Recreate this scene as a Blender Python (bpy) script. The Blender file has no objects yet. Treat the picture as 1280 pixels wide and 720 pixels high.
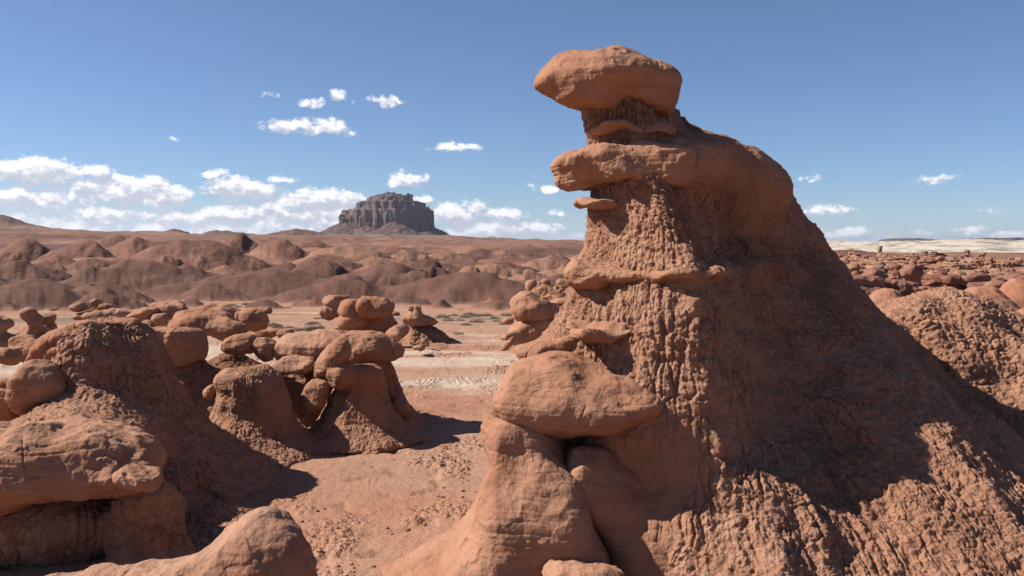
import bpy, math, random, time
T0 = time.time(); TM = []
import numpy as np
F32 = np.float32
rng = np.random.default_rng(7)
H, FPX = 3.6, 1108.0          # eye height in metres, focal length in photo pixels
HOR = 303.0                   # photo row of the level line
TO_SUN = np.array([-0.745, 0.06, 0.655]); TO_SUN /= np.linalg.norm(TO_SUN)

def W(px, py, Y):
    return np.array([(px-640)/FPX*Y, Y, H-(py-HOR)/FPX*Y])

# ------------------------------------------------------------ noise
PERM = np.concatenate([rng.permutation(256)]*3).astype(np.int32)
GR = rng.normal(size=(256, 3)); GR /= np.linalg.norm(GR, axis=1)[:, None]; GR = GR.astype(F32)
JIT = rng.random((32*32*32, 3)).astype(F32)

def perlin(p):
    p = np.asarray(p, F32); f0 = np.floor(p); i = f0.astype(np.int32) & 255; f = p-f0
    u = f*f*f*(f*(f*6-15)+10)
    out = 0
    px = (PERM[i[..., 0]], PERM[i[..., 0]+1])
    for dx in (0, 1):
        wx = u[..., 0] if dx else 1-u[..., 0]
        for dy in (0, 1):
            wy = wx*(u[..., 1] if dy else 1-u[..., 1])
            a = PERM[(px[dx]+i[..., 1]+dy) & 511]
            for dz in (0, 1):
                g = GR[PERM[(a+i[..., 2]+dz) & 511]]
                d = g[..., 0]*(f[..., 0]-dx)+g[..., 1]*(f[..., 1]-dy)+g[..., 2]*(f[..., 2]-dz)
                out = out+d*wy*(u[..., 2] if dz else 1-u[..., 2])
    return out*1.6

def fbm(p, octs=3, gain=.5):
    p = np.asarray(p, F32); s = 0; a = 1.; t = 0
    for k in range(octs):
        s = s+a*perlin(p*(2.03**k)+17.3*k); t += a; a *= gain
    return s/t

def ridged(p, octs=3):
    p = np.asarray(p, F32); s = 0; a = 1.; t = 0
    for k in range(octs):
        s = s+a*(1-np.abs(perlin(p*(2.03**k)+9.1*k))*2); t += a; a *= .5
    return s/t

def worley(p):
    """distances to the nearest and second nearest of one random point per cell (8 cells looked at)"""
    p = np.asarray(p, F32); c = np.floor(p-.5).astype(np.int32)
    d1 = np.full(p.shape[:-1], 9., F32); d2 = d1.copy()
    for dx in (0, 1):
        for dy in (0, 1):
            for dz in (0, 1):
                q = c+np.array([dx, dy, dz], np.int32)
                h = (q[..., 0] & 31)+((q[..., 1] & 31) << 5)+((q[..., 2] & 31) << 10)
                v = q+.15+.7*JIT[h]-p
                d = np.sqrt((v*v).sum(-1))
                d2 = np.minimum(d2, np.maximum(d1, d)); d1 = np.minimum(d1, d)
    return d1, d2

from concurrent.futures import ThreadPoolExecutor
POOL = ThreadPoolExecutor(4)
def par(fn, *arrs, n=16):
    """run fn over row chunks of the arrays on all cores"""
    if len(arrs[0]) < 64: return fn(*arrs)
    parts = list(POOL.map(lambda a: fn(*a), zip(*[np.array_split(x, min(n, len(x))) for x in arrs])))
    return tuple(np.concatenate([p[i] for p in parts]) for i in range(len(parts[0])))

def sstep(a, b, x):
    t = np.clip((x-a)/(b-a), 0, 1); return t*t*(3-2*t)

def smin(a, b, k):
    h = np.clip(.5+.5*(b-a)/k, 0, 1)
    return b*(1-h)+a*h-k*h*(1-h), h

# ------------------------------------------------------------ meshes
C = bpy.context.scene.collection

def tag(o, label=None, cat=None, group=None, kind=None):
    if label: o['label'] = label
    if cat: o['category'] = cat
    if group: o['group'] = group
    if kind: o['kind'] = kind
    return o

def empty(name, loc):
    o = bpy.data.objects.new(name, None); C.objects.link(o); o.location = [float(v) for v in loc]
    o.empty_display_size = .1
    return o

def mesh_obj(name, V, Q, mat, parent=None, attrs=None, smooth=True):
    me = bpy.data.meshes.new(name)
    V = np.ascontiguousarray(V, F32); Q = np.ascontiguousarray(Q, np.int32)
    n = Q.shape[1]
    me.vertices.add(len(V)); me.vertices.foreach_set('co', V.ravel())
    me.loops.add(Q.size); me.loops.foreach_set('vertex_index', Q.ravel())
    me.polygons.add(len(Q)); me.polygons.foreach_set('loop_start', np.arange(0, Q.size, n, dtype=np.int32))
    me.update(calc_edges=True)
    if smooth: me.polygons.foreach_set('use_smooth', np.ones(len(Q), bool))
    for k, a in (attrs or {}).items():
        a = np.ascontiguousarray(a, F32)
        if a.ndim == 1: me.attributes.new(k, 'FLOAT', 'POINT').data.foreach_set('value', a)
        else: me.attributes.new(k, 'FLOAT_VECTOR', 'POINT').data.foreach_set('vector', a.ravel())
    me.materials.append(mat)
    o = bpy.data.objects.new(name, me); C.objects.link(o)
    if parent is not None:
        o.parent = parent
        me.vertices.foreach_set('co', (V-np.array(parent.location, F32)).ravel()); me.update()
    return o

def arrays(me):
    V = np.empty(len(me.vertices)*3, F32); me.vertices.foreach_get('co', V)
    N = np.empty(len(me.vertices)*3, F32); me.vertex_normals.foreach_get('vector', N)
    Q = np.empty(len(me.loops), np.int32); me.loops.foreach_get('vertex_index', Q)
    return V.reshape(-1, 3), N.reshape(-1, 3), Q.reshape(-1, 4)

def subdivide(V, Q, levels):
    me = bpy.data.meshes.new('tmp'); me.from_pydata([], [], [])
    me.vertices.add(len(V)); me.vertices.foreach_set('co', np.ascontiguousarray(V, F32).ravel())
    me.loops.add(Q.size); me.loops.foreach_set('vertex_index', np.ascontiguousarray(Q, np.int32).ravel())
    me.polygons.add(len(Q)); me.polygons.foreach_set('loop_start', np.arange(0, Q.size, 4, dtype=np.int32))
    me.update(calc_edges=True)
    if levels > 0:
        o = bpy.data.objects.new('tmp', me); C.objects.link(o)
        m = o.modifiers.new('s', 'SUBSURF'); m.levels = m.render_levels = levels
        dg = bpy.context.evaluated_depsgraph_get()
        me2 = bpy.data.meshes.new_from_object(o.evaluated_get(dg)); r = arrays(me2)
        bpy.data.objects.remove(o); bpy.data.meshes.remove(me2)
    else:
        r = arrays(me)
    bpy.data.meshes.remove(me)
    return r

def nets(Fd, org, h):
    nx, ny, nz = Fd.shape; ins = Fd < 0
    cnt = np.zeros((nx-1, ny-1, nz-1), np.int8)
    for a in (0, 1):
        for b in (0, 1):
            for c in (0, 1):
                cnt += ins[a:nx-1+a, b:ny-1+b, c:nz-1+c]
    act = (cnt > 0) & (cnt < 8)
    I = np.argwhere(act); vid = np.full(act.shape, -1, np.int32); vid[act] = np.arange(len(I))
    cor = [(a, b, c) for a in (0, 1) for b in (0, 1) for c in (0, 1)]
    val = {k: Fd[I[:, 0]+k[0], I[:, 1]+k[1], I[:, 2]+k[2]] for k in cor}
    acc = np.zeros((len(I), 3), F32); n = np.zeros(len(I), F32)
    for k in cor:
        for ax in range(3):
            if k[ax] == 0:
                k2 = tuple(k[j]+(j == ax) for j in range(3))
                a, b = val[k], val[k2]; m = (a < 0) != (b < 0)
                t = np.where(m, a/np.where(m, a-b, 1), 0)
                p = np.tile(np.array(k, F32), (len(I), 1)); p[:, ax] += t
                acc += p*m[:, None]; n += m
    V = (I+acc/n[:, None])*h+np.array(org, F32)
    Q = []
    for ax in range(3):
        o1, o2 = (ax+1) % 3, (ax+2) % 3
        sl = [slice(None)]*3; sl2 = [slice(None)]*3
        sl[ax] = slice(0, -1); sl2[ax] = slice(1, None)
        A, B = ins[tuple(sl)], ins[tuple(sl2)]
        E = np.argwhere(A != B)
        E = E[(E[:, o1] > 0) & (E[:, o2] > 0) & (E[:, o1] < Fd.shape[o1]-1) & (E[:, o2] < Fd.shape[o2]-1)]
        def cell(d1, d2):
            q = E.copy(); q[:, o1] -= d1; q[:, o2] -= d2
            return vid[q[:, 0], q[:, 1], q[:, 2]]
        q = np.stack([cell(1, 1), cell(0, 1), cell(0, 0), cell(1, 0)], 1)
        flip = ~A[E[:, 0], E[:, 1], E[:, 2]]
        q[flip] = q[flip][:, ::-1]
        Q.append(q)
    return V.astype(F32), np.concatenate(Q)

# ------------------------------------------------------------ implicit shapes
def rotm(rx=0, ry=0, rz=0):
    rx, ry, rz = map(math.radians, (rx, ry, rz))
    a = np.array([[1, 0, 0], [0, math.cos(rx), -math.sin(rx)], [0, math.sin(rx), math.cos(rx)]])
    b = np.array([[math.cos(ry), 0, math.sin(ry)], [0, 1, 0], [-math.sin(ry), 0, math.cos(ry)]])
    c = np.array([[math.cos(rz), -math.sin(rz), 0], [math.sin(rz), math.cos(rz), 0], [0, 0, 1]])
    return c@a@b

class Ell:
    """squarish ellipsoid: photo px, photo py, distance, half sizes in photo pixels at that distance; ry>0 tips the right end down"""
    def __init__(s, px, py, Y, ax, az, ay=None, ry=0, rx=0, rz=0, n=2., clay=0., k=.1, flat=0., cuts=5):
        m = Y/FPX; s.c = W(px, py, Y).astype(F32); s.r = (np.array([ax, ay if ay else (ax+az)/2, az])*m).astype(F32)
        s.R = rotm(rx, ry, rz).astype(F32); s.n, s.clay, s.k, s.flat, s.cuts = n, clay, k, flat, (cuts if clay < .5 and k >= 0 else 0)
        s.facets(int(px*7+py*13))
    def facets(s, seed):
        rg = np.random.default_rng(seed+11); s.F = []
        for i in range(s.cuts):
            v = rg.normal(size=3); v /= np.linalg.norm(v)
            s.F.append((v.astype(F32), F32(rg.uniform(.74, .93)*np.linalg.norm((s.R.T@v)*s.r))))
    def box(s):
        e = np.sqrt(((s.R*s.r)**2).sum(1))*1.15+.05; return s.c-e, s.c+e
    def d(s, P):
        q = ((P-s.c)@s.R)
        if s.flat: q[..., 2] = np.where(q[..., 2] < 0, q[..., 2]*(1+s.flat), q[..., 2])
        q = np.abs(q/s.r)
        r = (q**s.n).sum(-1)**(1/s.n)
        d = (r-1)*s.r.min()*.5*(1+np.minimum(r, 1.5)); k = .28*s.r.min()
        for v, o in s.F:
            e = (P-s.c)@v-o; h = np.clip(.5+.5*(d-e)/k, 0, 1); d = e*(1-h)+d*h+k*h*(1-h)
        return d

def EB(x, y, z, ax, ay, az, **kw):
    e = Ell(640, HOR, FPX, ax, az, ay, **kw); e.c = np.array([x, y, z], F32); e.facets(int(abs(x*31+z*17+ax*13)*10)); return e

class Prof:
    """a body given by rows (py, left px, right px, front m, back m) around a moving centre cx px at distance Y"""
    def __init__(s, Y, rows, cx=None, n=2., clay=1., k=.15, cy=None, shear=0.):
        s.sh = shear
        s.Y, s.n, s.clay, s.k = Y, n, clay, k
        rows = [list(r)+([(r[1]+r[2])/2] if len(r) < 6 else [])+([0] if len(r) < 7 else []) for r in sorted(rows, key=lambda r: -r[0])]; m = Y/FPX
        s.z = np.array([H-(r[0]-HOR)*m for r in rows]); A = np.array(rows, float)
        s.xl = (A[:, 1]-640)*m; s.f, s.b = A[:, 3], A[:, 4]
        cxs = A[:, 5] if A.shape[1] > 5 else (A[:, 1]+A[:, 2])/2
        s.cx = (cxs-640)*m
        rho = (A[:, 2]-640)/FPX; dx = np.maximum(rho*Y-s.cx, .05)
        for _ in range(60): dx = .5*dx+.5*np.clip(rho*(Y+s.back(dx))-s.cx, .05, 1e4)
        s.xr = s.cx+dx
        s.cy = Y+(A[:, 6] if A.shape[1] > 6 else 0*s.z)
    def back(s, dx):
        dx = np.maximum(dx, 0); return s.sh*(.25*dx+1.7*(1-np.exp(-dx/2.)))
    def box(s):
        return (np.array([s.xl.min()-.1, (s.cy-s.f).min()-.1, s.z.min()-.1]),
                np.array([s.xr.max()+.1, (s.cy+s.b+s.back(s.xr-s.cx)).max()+.1, s.z.max()+.1]))
    def d(s, P):
        z = P[..., 2]; zt = z
        if s.sh:      # the ridge runs away to the right and drops as it goes
            Yd = s.Y+s.back(P[..., 0]-s.cx.mean()); z = H+(z-H)*s.Y/Yd
        ip = lambda a: np.interp(z, s.z, a).astype(F32)
        cx, cy = ip(s.cx), ip(s.cy); dx = P[..., 0]-cx; dy = P[..., 1]-cy-s.back(dx)
        rx = np.where(dx < 0, cx-ip(s.xl), ip(s.xr)-cx); ry = np.where(dy < 0, ip(s.f), ip(s.b))
        r = ((np.abs(dx)/rx)**s.n+(np.abs(dy)/ry)**s.n)**(1/s.n)
        d = (r-1)*np.minimum(rx, ry)*.7
        return np.maximum(d, np.maximum(z-s.z[-1], s.z[0]-z))

class Mound:
    """clay skirt: photo px/py of the summit at distance Y, height and half widths in metres"""
    def __init__(s, px, py, Y, h, ax, ay=None, top=.15, p=1., n=2., clay=1., k=.2, seed=0., gul=.12, rz=0):
        s.c = W(px, py, Y).astype(F32); s.h, s.a, s.b, s.top, s.p, s.n, s.clay, s.k, s.seed, s.gul = h, ax, ay or ax, top, p, n, clay, k, seed, gul
        s.R = rotm(0, 0, rz).astype(F32)
    def box(s):
        m = max(s.a, s.b)*1.25; return s.c-np.array([m, m, s.h+.1]), s.c+np.array([m, m, .15])
    def d(s, P):
        q = (P-s.c)@s.R
        th = np.arctan2(q[..., 1]/s.b, q[..., 0]/s.a)
        r = (np.abs(q[..., 0]/s.a)**s.n+np.abs(q[..., 1]/s.b)**s.n)**(1/s.n)
        if s.gul:
            g = perlin(np.stack([np.cos(th)*2.2+s.seed, np.sin(th)*2.2, q[..., 2]*.3], -1))
            r = r*(1+s.gul*g*np.clip(r*1.5, 0, 1))
        # height at radius r: rounded top, then a straight or concave slope
        rr = (np.sqrt(r*r+s.top**2)-s.top)/(math.sqrt(1+s.top**2)-s.top)
        hz = -s.h*np.where(rr < 1, rr, 1+(rr-1)*1.)**s.p if s.p != 1 else -s.h*rr
        return (q[..., 2]-hz)*.6

def field(prims, P, wob=.0, wf=1.):
    if wob:
        Q = P*wf; w3 = perlin(Q*1.3+83.2); P = P+wob*np.stack([perlin(Q+3.1)+.5*w3, perlin(Q+41.7)-.5*w3, .7*w3], -1).astype(F32)
    D = cl = None
    for q in prims:
        if D is None: D = q.d(P); cl = np.full(D.shape, q.clay, F32)
        elif q.k < 0:            # carve
            d = q.d(P); m, h = smin(-D, d, -q.k) if False else (None, None)
            dd = -d; h = np.clip(.5-.5*(D-dd)/(-q.k), 0, 1); D = D*(1-h)+dd*h+(-q.k)*h*(1-h)
        else:
            D, h = smin(D, q.d(P), q.k); cl = cl*h+q.clay*(1-h)
    return D, cl

KNOB = [None]
def lumps(P, N, cl, ctr, S, flow_k, R0, amp, rockamp):
    lit = KNOB[0] or (lambda p: 1.)
    """real relief: weathered sandstone (hollows, soft ridges, bedding) where cl=0, knobbly fluted mudstone where cl=1"""
    iS = F32(1/S)
    n1 = perlin(P*(iS*1.9)+11); n2 = perlin(P*(iS*4.6)+31)
    rock = .075*(.38-np.sqrt(n1*n1+.012))+.030*(.36-np.sqrt(n2*n2+.01))+.05*perlin(P*(iS*.8)+77)
    rock += .008*fbm(P*(iS*15), 2)
    bq = P*(np.array([1.1, 1.1, 11.], F32)*iS); rock += .012*fbm(bq, 2)
    rock -= .03*sstep(.5, .85, perlin(P*(iS*5.)+50))
    # worn bedding steps, a few joints, flaked patches
    bz = P[:, 2]*iS/.10+1.6*perlin(P*(iS*.9)+21); fr = bz-np.floor(bz); bm = sstep(-.05, .3, perlin(P*(iS*1.3)+67))
    rock += (.006*sstep(0, .25, fr)*(1-sstep(.8, 1., fr)))*bm
    jt = np.abs(perlin(P*(np.array([1., 1., .45], F32)*(iS*1.1))+5)); rock -= .012*(1-sstep(.0, .022, jt))*sstep(.22, .42, perlin(P*(iS*1.4)+93))
    fl_ = perlin(P*(iS*3.)+131)+.25*perlin(P*(iS*12)+7); rock += .007*sstep(.12, .17, fl_)
    out = rock*S*rockamp
    th = np.arctan2(P[:, 0]-ctr[0], -(P[:, 1]-ctr[1])); r = np.hypot(P[:, 0]-ctr[0], P[:, 1]-ctr[1])
    fl = np.stack([th*R0, P[:, 2]*flow_k, r*(.6 if R0 < 2 else .36)], 1).astype(F32)
    if 2 < R0 < 50: fl = np.stack([th*(.9+.75*r), P[:, 2]*flow_k, r*.3], 1).astype(F32)
    tw = (1-sstep(.15, .5, r/R0))[:, None]; fl = (fl*(1-tw)+(P-ctr)*tw).astype(F32)
    m = cl > .02
    if m.any():
        Pm = P[m]; w1 = perlin(Pm*(iS*3.3)); w2 = perlin(Pm*(iS*3.3)+9)
        q = fl[m]+F32(.06*S)*np.stack([w1, w2, w1-w2], 1)
        v = fbm(Pm*(iS*.9)+7, 3); var = sstep(-.25, .3, v)*(.35+.65*lit(Pm))
        a1, a2 = worley(q*(iS/.15)); b1, b2 = worley(q*(iS/.062)+5)
        flute = ridged(q*(np.array([2.6, .8, 1.5], F32)*iS), 2); rill = ridged(q*(np.array([1.0, .28, .6], F32)*iS)+41, 2)
        cut = 1-sstep(.0, .18, a2-a1)
        c = (.012+.048*var)*(1-np.clip(a1, 0, 1)**2)+(.012+.02*var)*(1-np.clip(b1, 0, 1)**2)+.038*(flute-.5)*(.4+.6*var)-.028*cut*sstep(-.1, .3, perlin(Pm*(iS*2.)+19))
        c += .05*(rill-.55)+.02*fbm(Pm*(np.array([.9, .9, 7.], F32)*iS)+13, 2)
        c += .014*perlin(Pm*(iS*33))+.020*perlin(Pm*(iS*14))+.05*perlin(Pm*(iS*1.3)+3)
        w = np.clip(cl[m]*1.15, 0, 1)
        out[m] = out[m]*(1-w)+c*S*w*amp
    return P+N*out[:, None], fl

def blob(name, prims, vox, mat, parent=None, sub=1, S=1., wob=.085, wf=1.5, zmin=None, flow_k=.45, amp=1., ctr=None, cnoise=.0, extra=None, R0=None, rockamp=1.2, keep=None, clip=None):
    lo = np.min([q.box()[0] for q in prims if q.k >= 0], 0); hi = np.max([q.box()[1] for q in prims if q.k >= 0], 0)
    if zmin is not None: lo[2] = max(lo[2], zmin)
    lo = lo-2*vox; hi = hi+2*vox
    if clip is not None: lo = np.maximum(lo, clip[0]); hi = np.minimum(hi, clip[1])
    K = 5; nb = np.ceil((hi-lo)/vox/K).astype(int)+1; n = nb*K
    def fev(g):
        D = field(prims, g, wob, wf)[0]
        return ((D if extra is None else extra(g, D)).astype(F32),)
    # coarse blocks first; fine samples only near the surface
    Bc = np.stack(np.meshgrid(*[lo[i]+vox*K*(np.arange(nb[i])+.5)-vox*.5 for i in range(3)], indexing='ij'), -1).astype(F32)
    Dc = par(lambda g: (field(prims, g, wob, wf)[0].astype(F32),), Bc.reshape(-1, 3))[0].reshape(nb)
    T = vox*K*1.0+wob*1.2+(0 if extra is None else 9)
    act = np.argwhere(np.abs(Dc) < T)
    off = np.stack(np.meshgrid(*[np.arange(K)]*3, indexing='ij'), -1).reshape(-1, 3)
    idx = (act[:, None, :]*K+off[None]).reshape(-1, 3)
    D = np.repeat(np.repeat(np.repeat(np.sign(Dc), K, 0), K, 1), K, 2).astype(F32)
    D[idx[:, 0], idx[:, 1], idx[:, 2]] = par(fev, (lo+idx*vox).astype(F32))[0]
    V, Q = nets(D, lo, vox)
    if keep is not None:
        ok = keep(V[Q].mean(1)); Q = Q[ok]
        u, inv = np.unique(Q.ravel(), return_inverse=True); V = V[u]; Q = inv.reshape(-1, 4).astype(np.int32)
    V, N, Q = subdivide(V, Q, sub)
    _, cl = par(lambda g: field(prims, g, wob, wf), V)
    if cnoise: cl = np.clip(cl+cnoise*fbm(V*1.3+3, 2), 0, 1).astype(F32)
    c = ctr if ctr is not None else V.mean(0)
    c = np.asarray(c, F32); R_ = R0 or max(.3, float(np.percentile(np.hypot(V[:, 0]-c[0], V[:, 1]-c[1]), 60)))
    V2, fl = par(lambda a, b, d: lumps(a, b, d, c, S, flow_k, R_, amp, rockamp), V, N, cl.astype(F32))
    TM.append((name, len(V2), round(time.time()-T0, 1)))
    return mesh_obj(name, V2, Q, mat, parent, {'clay': cl, 'flow': fl})
# ------------------------------------------------------------ materials
class NT:
    def __init__(s, tree): s.t = tree; s.n = tree.nodes; s.l = tree.links
    def new(s, typ, ins=None, **kw):
        nd = s.n.new(typ)
        for k, v in kw.items(): setattr(nd, k, v)
        for k, v in (ins or {}).items(): s.set(nd.inputs[k], v)
        return nd
    def set(s, sock, v):
        if hasattr(v, 'is_output') or isinstance(v, bpy.types.NodeSocket): s.l.new(v, sock)
        else:
            try: sock.default_value = v
            except Exception: sock.default_value = (v, v, v)
    def math(s, op, a, b=None, c=None, clamp=False):
        nd = s.new('ShaderNodeMath', operation=op, use_clamp=clamp)
        for i, v in enumerate((a, b, c)):
            if v is not None: s.set(nd.inputs[i], v)
        return nd.outputs[0]
    def vmath(s, op, a, b=None, out=0):
        nd = s.new('ShaderNodeVectorMath', operation=op)
        s.set(nd.inputs[0], a)
        if b is not None: s.set(nd.inputs[1], b)
        return nd.outputs[out]
    def noise(s, vec, scale, detail=4, rough=.55, dist=0., out='Fac'):
        return s.new('ShaderNodeTexNoise', {'Vector': vec, 'Scale': scale, 'Detail': detail, 'Roughness': rough, 'Distortion': dist}).outputs[out]
    def ramp(s, x, a, b, lo=0., hi=1.):
        return s.new('ShaderNodeMapRange', {'Value': x, 'From Min': a, 'From Max': b, 'To Min': lo, 'To Max': hi}).outputs[0]
    def mix(s, f, a, b, mode='MIX'):
        nd = s.new('ShaderNodeMix', data_type='RGBA', blend_type=mode)
        s.set(nd.inputs[0], f); s.set(nd.inputs[6], a); s.set(nd.inputs[7], b)
        return nd.outputs[2]

def c4(*c): return (c[0], c[1], c[2], 1.)

def new_mat(name):
    m = bpy.data.materials.new(name); m.use_nodes = True
    t = NT(m.node_tree); t.n.clear()
    out = t.new('ShaderNodeOutputMaterial')
    b = t.new('ShaderNodeBsdfPrincipled', {'Roughness': .93, 'Specular IOR Level': .12})
    t.l.new(b.outputs[0], out.inputs[0])
    return m, t, b

def rock_mat(name, A, B, clayA, clayB, S=1., bump=1.):
    """weathered red sandstone; where the 'clay' attribute is high, crumbly mudstone"""
    m, t, b = new_mat(name)
    P = t.new('ShaderNodeNewGeometry').outputs['Position']
    P = t.vmath('SCALE', P); P.node.inputs[3].default_value = 1/S
    clay = t.new('ShaderNodeAttribute', attribute_name='clay').outputs['Fac']
    flow = t.new('ShaderNodeAttribute', attribute_name='flow').outputs['Vector']
    flow = t.vmath('SCALE', flow); flow.node.inputs[3].default_value = 1/S
    n1 = t.noise(P, .9, 5, .6); n2 = t.noise(P, 5., 6, .65); n3 = t.noise(P, 38., 5, .6)
    strat = t.noise(t.vmath('MULTIPLY', P, (.6, .6, 5.)), 1.6, 4, .6)
    rock = t.mix(t.ramp(n1, .38, .62), c4(*A), c4(*B))
    rock = t.mix(t.ramp(strat, .5, .70, 0, .6), rock, c4(B[0]*.78, B[1]*.66, B[2]*.6))
    rock = t.mix(t.ramp(n2, .56, .72, 0, .5), rock, c4(A[0]*1.12, A[1]*1.22, A[2]*1.35))
    big = t.noise(P, .35, 4, .6)
    rock = t.mix(t.ramp(big, .5, .66, 0, .7), rock, c4(A[0]*1.02, A[1]*1.18, A[2]*1.3)); rock = t.mix(t.ramp(big, .47, .32, 0, .65), rock, c4(B[0]*.86, B[1]*.68, B[2]*.58))
    cl = t.mix(t.ramp(n2, .4, .62), c4(*clayA), c4(*clayB))
    cl = t.mix(t.ramp(n3, .55, .75, 0, .5), cl, c4(clayA[0]*1.15, clayA[1]*1.25, clayA[2]*1.35))
    cl = t.mix(t.ramp(big, .5, .7, 0, .5), cl, c4(clayB[0]*.9, clayB[1]*.74, clayB[2]*.66)); cl = t.mix(t.ramp(strat, .52, .7, 0, .4), cl, c4(clayA[0]*1.1, clayA[1]*1.22, clayA[2]*1.35))
    col = t.mix(clay, rock, cl)
    # small dark iron pits in the sandstone
    pit = t.new('ShaderNodeTexVoronoi', {'Vector': P, 'Scale': 9.}).outputs['Distance']
    pm = t.math('MULTIPLY', t.ramp(pit, .10, .04), t.ramp(n2, .5, .58, 0, .55))
    col = t.mix(pm, col, c4(B[0]*.4, B[1]*.35, B[2]*.35))
    col = t.mix(t.ramp(n3, .3, .7, .28, 0), col, c4(B[0]*.6, B[1]*.55, B[2]*.5))
    t.set(b.inputs['Base Color'], col)
    # relief: sandstone grain and hairline bedding / clay crumbs and cracks down the slope
    bed = t.noise(t.vmath('MULTIPLY', P, (1.2, 1.2, 13.)), 1.3, 5, .6)
    rh = t.math('ADD', t.math('MULTIPLY', n2, .032), t.math('ADD', t.math('MULTIPLY', n3, .010), t.math('MULTIPLY', bed, .011)))
    rh = t.math('SUBTRACT', rh, t.math('MULTIPLY', pm, .012))
    crw = t.vmath('ADD', flow, t.vmath('SCALE', t.noise(P, 4., 3, .6, out='Color')))
    crw.node.inputs[1].links[0].from_node.inputs[3].default_value = .12
    ck = t.new('ShaderNodeTexVoronoi', {'Vector': crw, 'Scale': 6.5}, feature='DISTANCE_TO_EDGE').outputs['Distance']
    ckm = t.math('MULTIPLY', t.ramp(ck, .05, .0), t.ramp(t.noise(P, 1.7, 3, .6), .5, .62))
    cb = t.new('ShaderNodeTexVoronoi', {'Vector': crw, 'Scale': 22.}).outputs['Distance']
    cc = t.new('ShaderNodeTexVoronoi', {'Vector': P, 'Scale': 60.}).outputs['Distance']
    ch = t.math('ADD', t.math('MULTIPLY', n2, .05), t.math('MULTIPLY', n3, .022))
    ch = t.math('SUBTRACT', ch, t.math('MULTIPLY', cb, .022)); ch = t.math('SUBTRACT', ch, t.math('MULTIPLY', cc, .006))
    ch = t.math('SUBTRACT', ch, t.math('MULTIPLY', ckm, .03))
    hgt = t.new('ShaderNodeMix', {0: clay, 2: rh, 3: ch}, data_type='FLOAT').outputs[0]
    bp = t.new('ShaderNodeBump', {'Strength': .9*bump, 'Distance': 1.*S, 'Height': hgt})
    t.set(b.inputs['Normal'], bp.outputs[0])
    return m

M = {}
M['rock'] = rock_mat('red_sandstone', (0.335, 0.178, 0.110), (0.284, 0.136, 0.079), (0.331, 0.183, 0.116), (0.243, 0.121, 0.075))
M['rockfar'] = rock_mat('red_sandstone_distant', (0.296, 0.163, 0.107), (0.238, 0.123, 0.077), (0.308, 0.175, 0.113), (0.237, 0.121, 0.078), S=1.6)
M['rockdark'] = rock_mat('dark_sandstone', (0.223, 0.105, 0.073), (0.161, 0.073, 0.051), (0.205, 0.102, 0.070), (0.161, 0.076, 0.054), S=2.)  # sandstone in a darker tone, for goblin rocks at the front of the field
M['dune'] = rock_mat('orange_sandstone', (0.322, 0.159, 0.099), (0.285, 0.128, 0.073), (0.285, 0.153, 0.110), (0.236, 0.116, 0.080), S=1.5, bump=.5)

def ground_mat(name):
    m, t, b = new_mat(name)
    P = t.new('ShaderNodeNewGeometry').outputs['Position']
    tint = t.new('ShaderNodeAttribute', attribute_name='tint').outputs['Vector']
    far = t.new('ShaderNodeAttribute', attribute_name='far').outputs['Fac']
    crust = t.new('ShaderNodeAttribute', attribute_name='crust').outputs['Fac']
    n1 = t.noise(P, .7, 6, .65); n2 = t.noise(P, 6., 6, .65); n3 = t.noise(P, 45., 4, .6)
    f1 = t.noise(P, .09, 8, .68); f2 = t.noise(t.vmath('MULTIPLY', P, (1., 1., 6.)), .35, 6, .65)
    col = t.mix(t.ramp(n1, .35, .68, .0, .55), tint, t.mix(1., tint, c4(.72, .66, .62), 'MULTIPLY'))
    col = t.mix(t.ramp(n2, .5, .75, .0, .45), col, t.mix(1., tint, c4(1.2, 1.25, 1.3), 'MULTIPLY'))
    col = t.mix(t.math('MULTIPLY', t.ramp(n3, .5, .7), .3), col, t.mix(1., tint, c4(.6, .55, .5), 'MULTIPLY'))
    fc = t.mix(t.ramp(f1, .36, .66, 0, .6), tint, t.mix(1., tint, c4(.62, .58, .6), 'MULTIPLY'))
    fc = t.mix(t.ramp(f2, .5, .72, 0, .5), fc, t.mix(1., tint, c4(1.25, 1.2, 1.15), 'MULTIPLY'))
    col = t.mix(far, col, fc)
    t.set(b.inputs['Base Color'], col)
    v = t.new('ShaderNodeTexVoronoi', {'Vector': P, 'Scale': 11.}).outputs['Distance']
    v2 = t.new('ShaderNodeTexVoronoi', {'Vector': P, 'Scale': 34.}).outputs['Distance']
    near = t.math('ADD', t.math('MULTIPLY', n2, .05), t.math('MULTIPLY', n3, .012))
    near = t.math('SUBTRACT', near, t.math('MULTIPLY', t.math('MULTIPLY', v, crust), .07))
    near = t.math('SUBTRACT', near, t.math('MULTIPLY', t.math('MULTIPLY', v2, t.math('ADD', crust, .15)), .02))
    fh = t.math('ADD', t.math('MULTIPLY', f1, 2.2), t.math('MULTIPLY', n1, .35))
    hgt = t.new('ShaderNodeMix', {0: far, 2: near, 3: fh}, data_type='FLOAT').outputs[0]
    t.set(b.inputs['Normal'], t.new('ShaderNodeBump', {'Strength': .85, 'Distance': 1., 'Height': hgt}).outputs[0])
    return m
M['ground'] = ground_mat('desert_ground')

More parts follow.
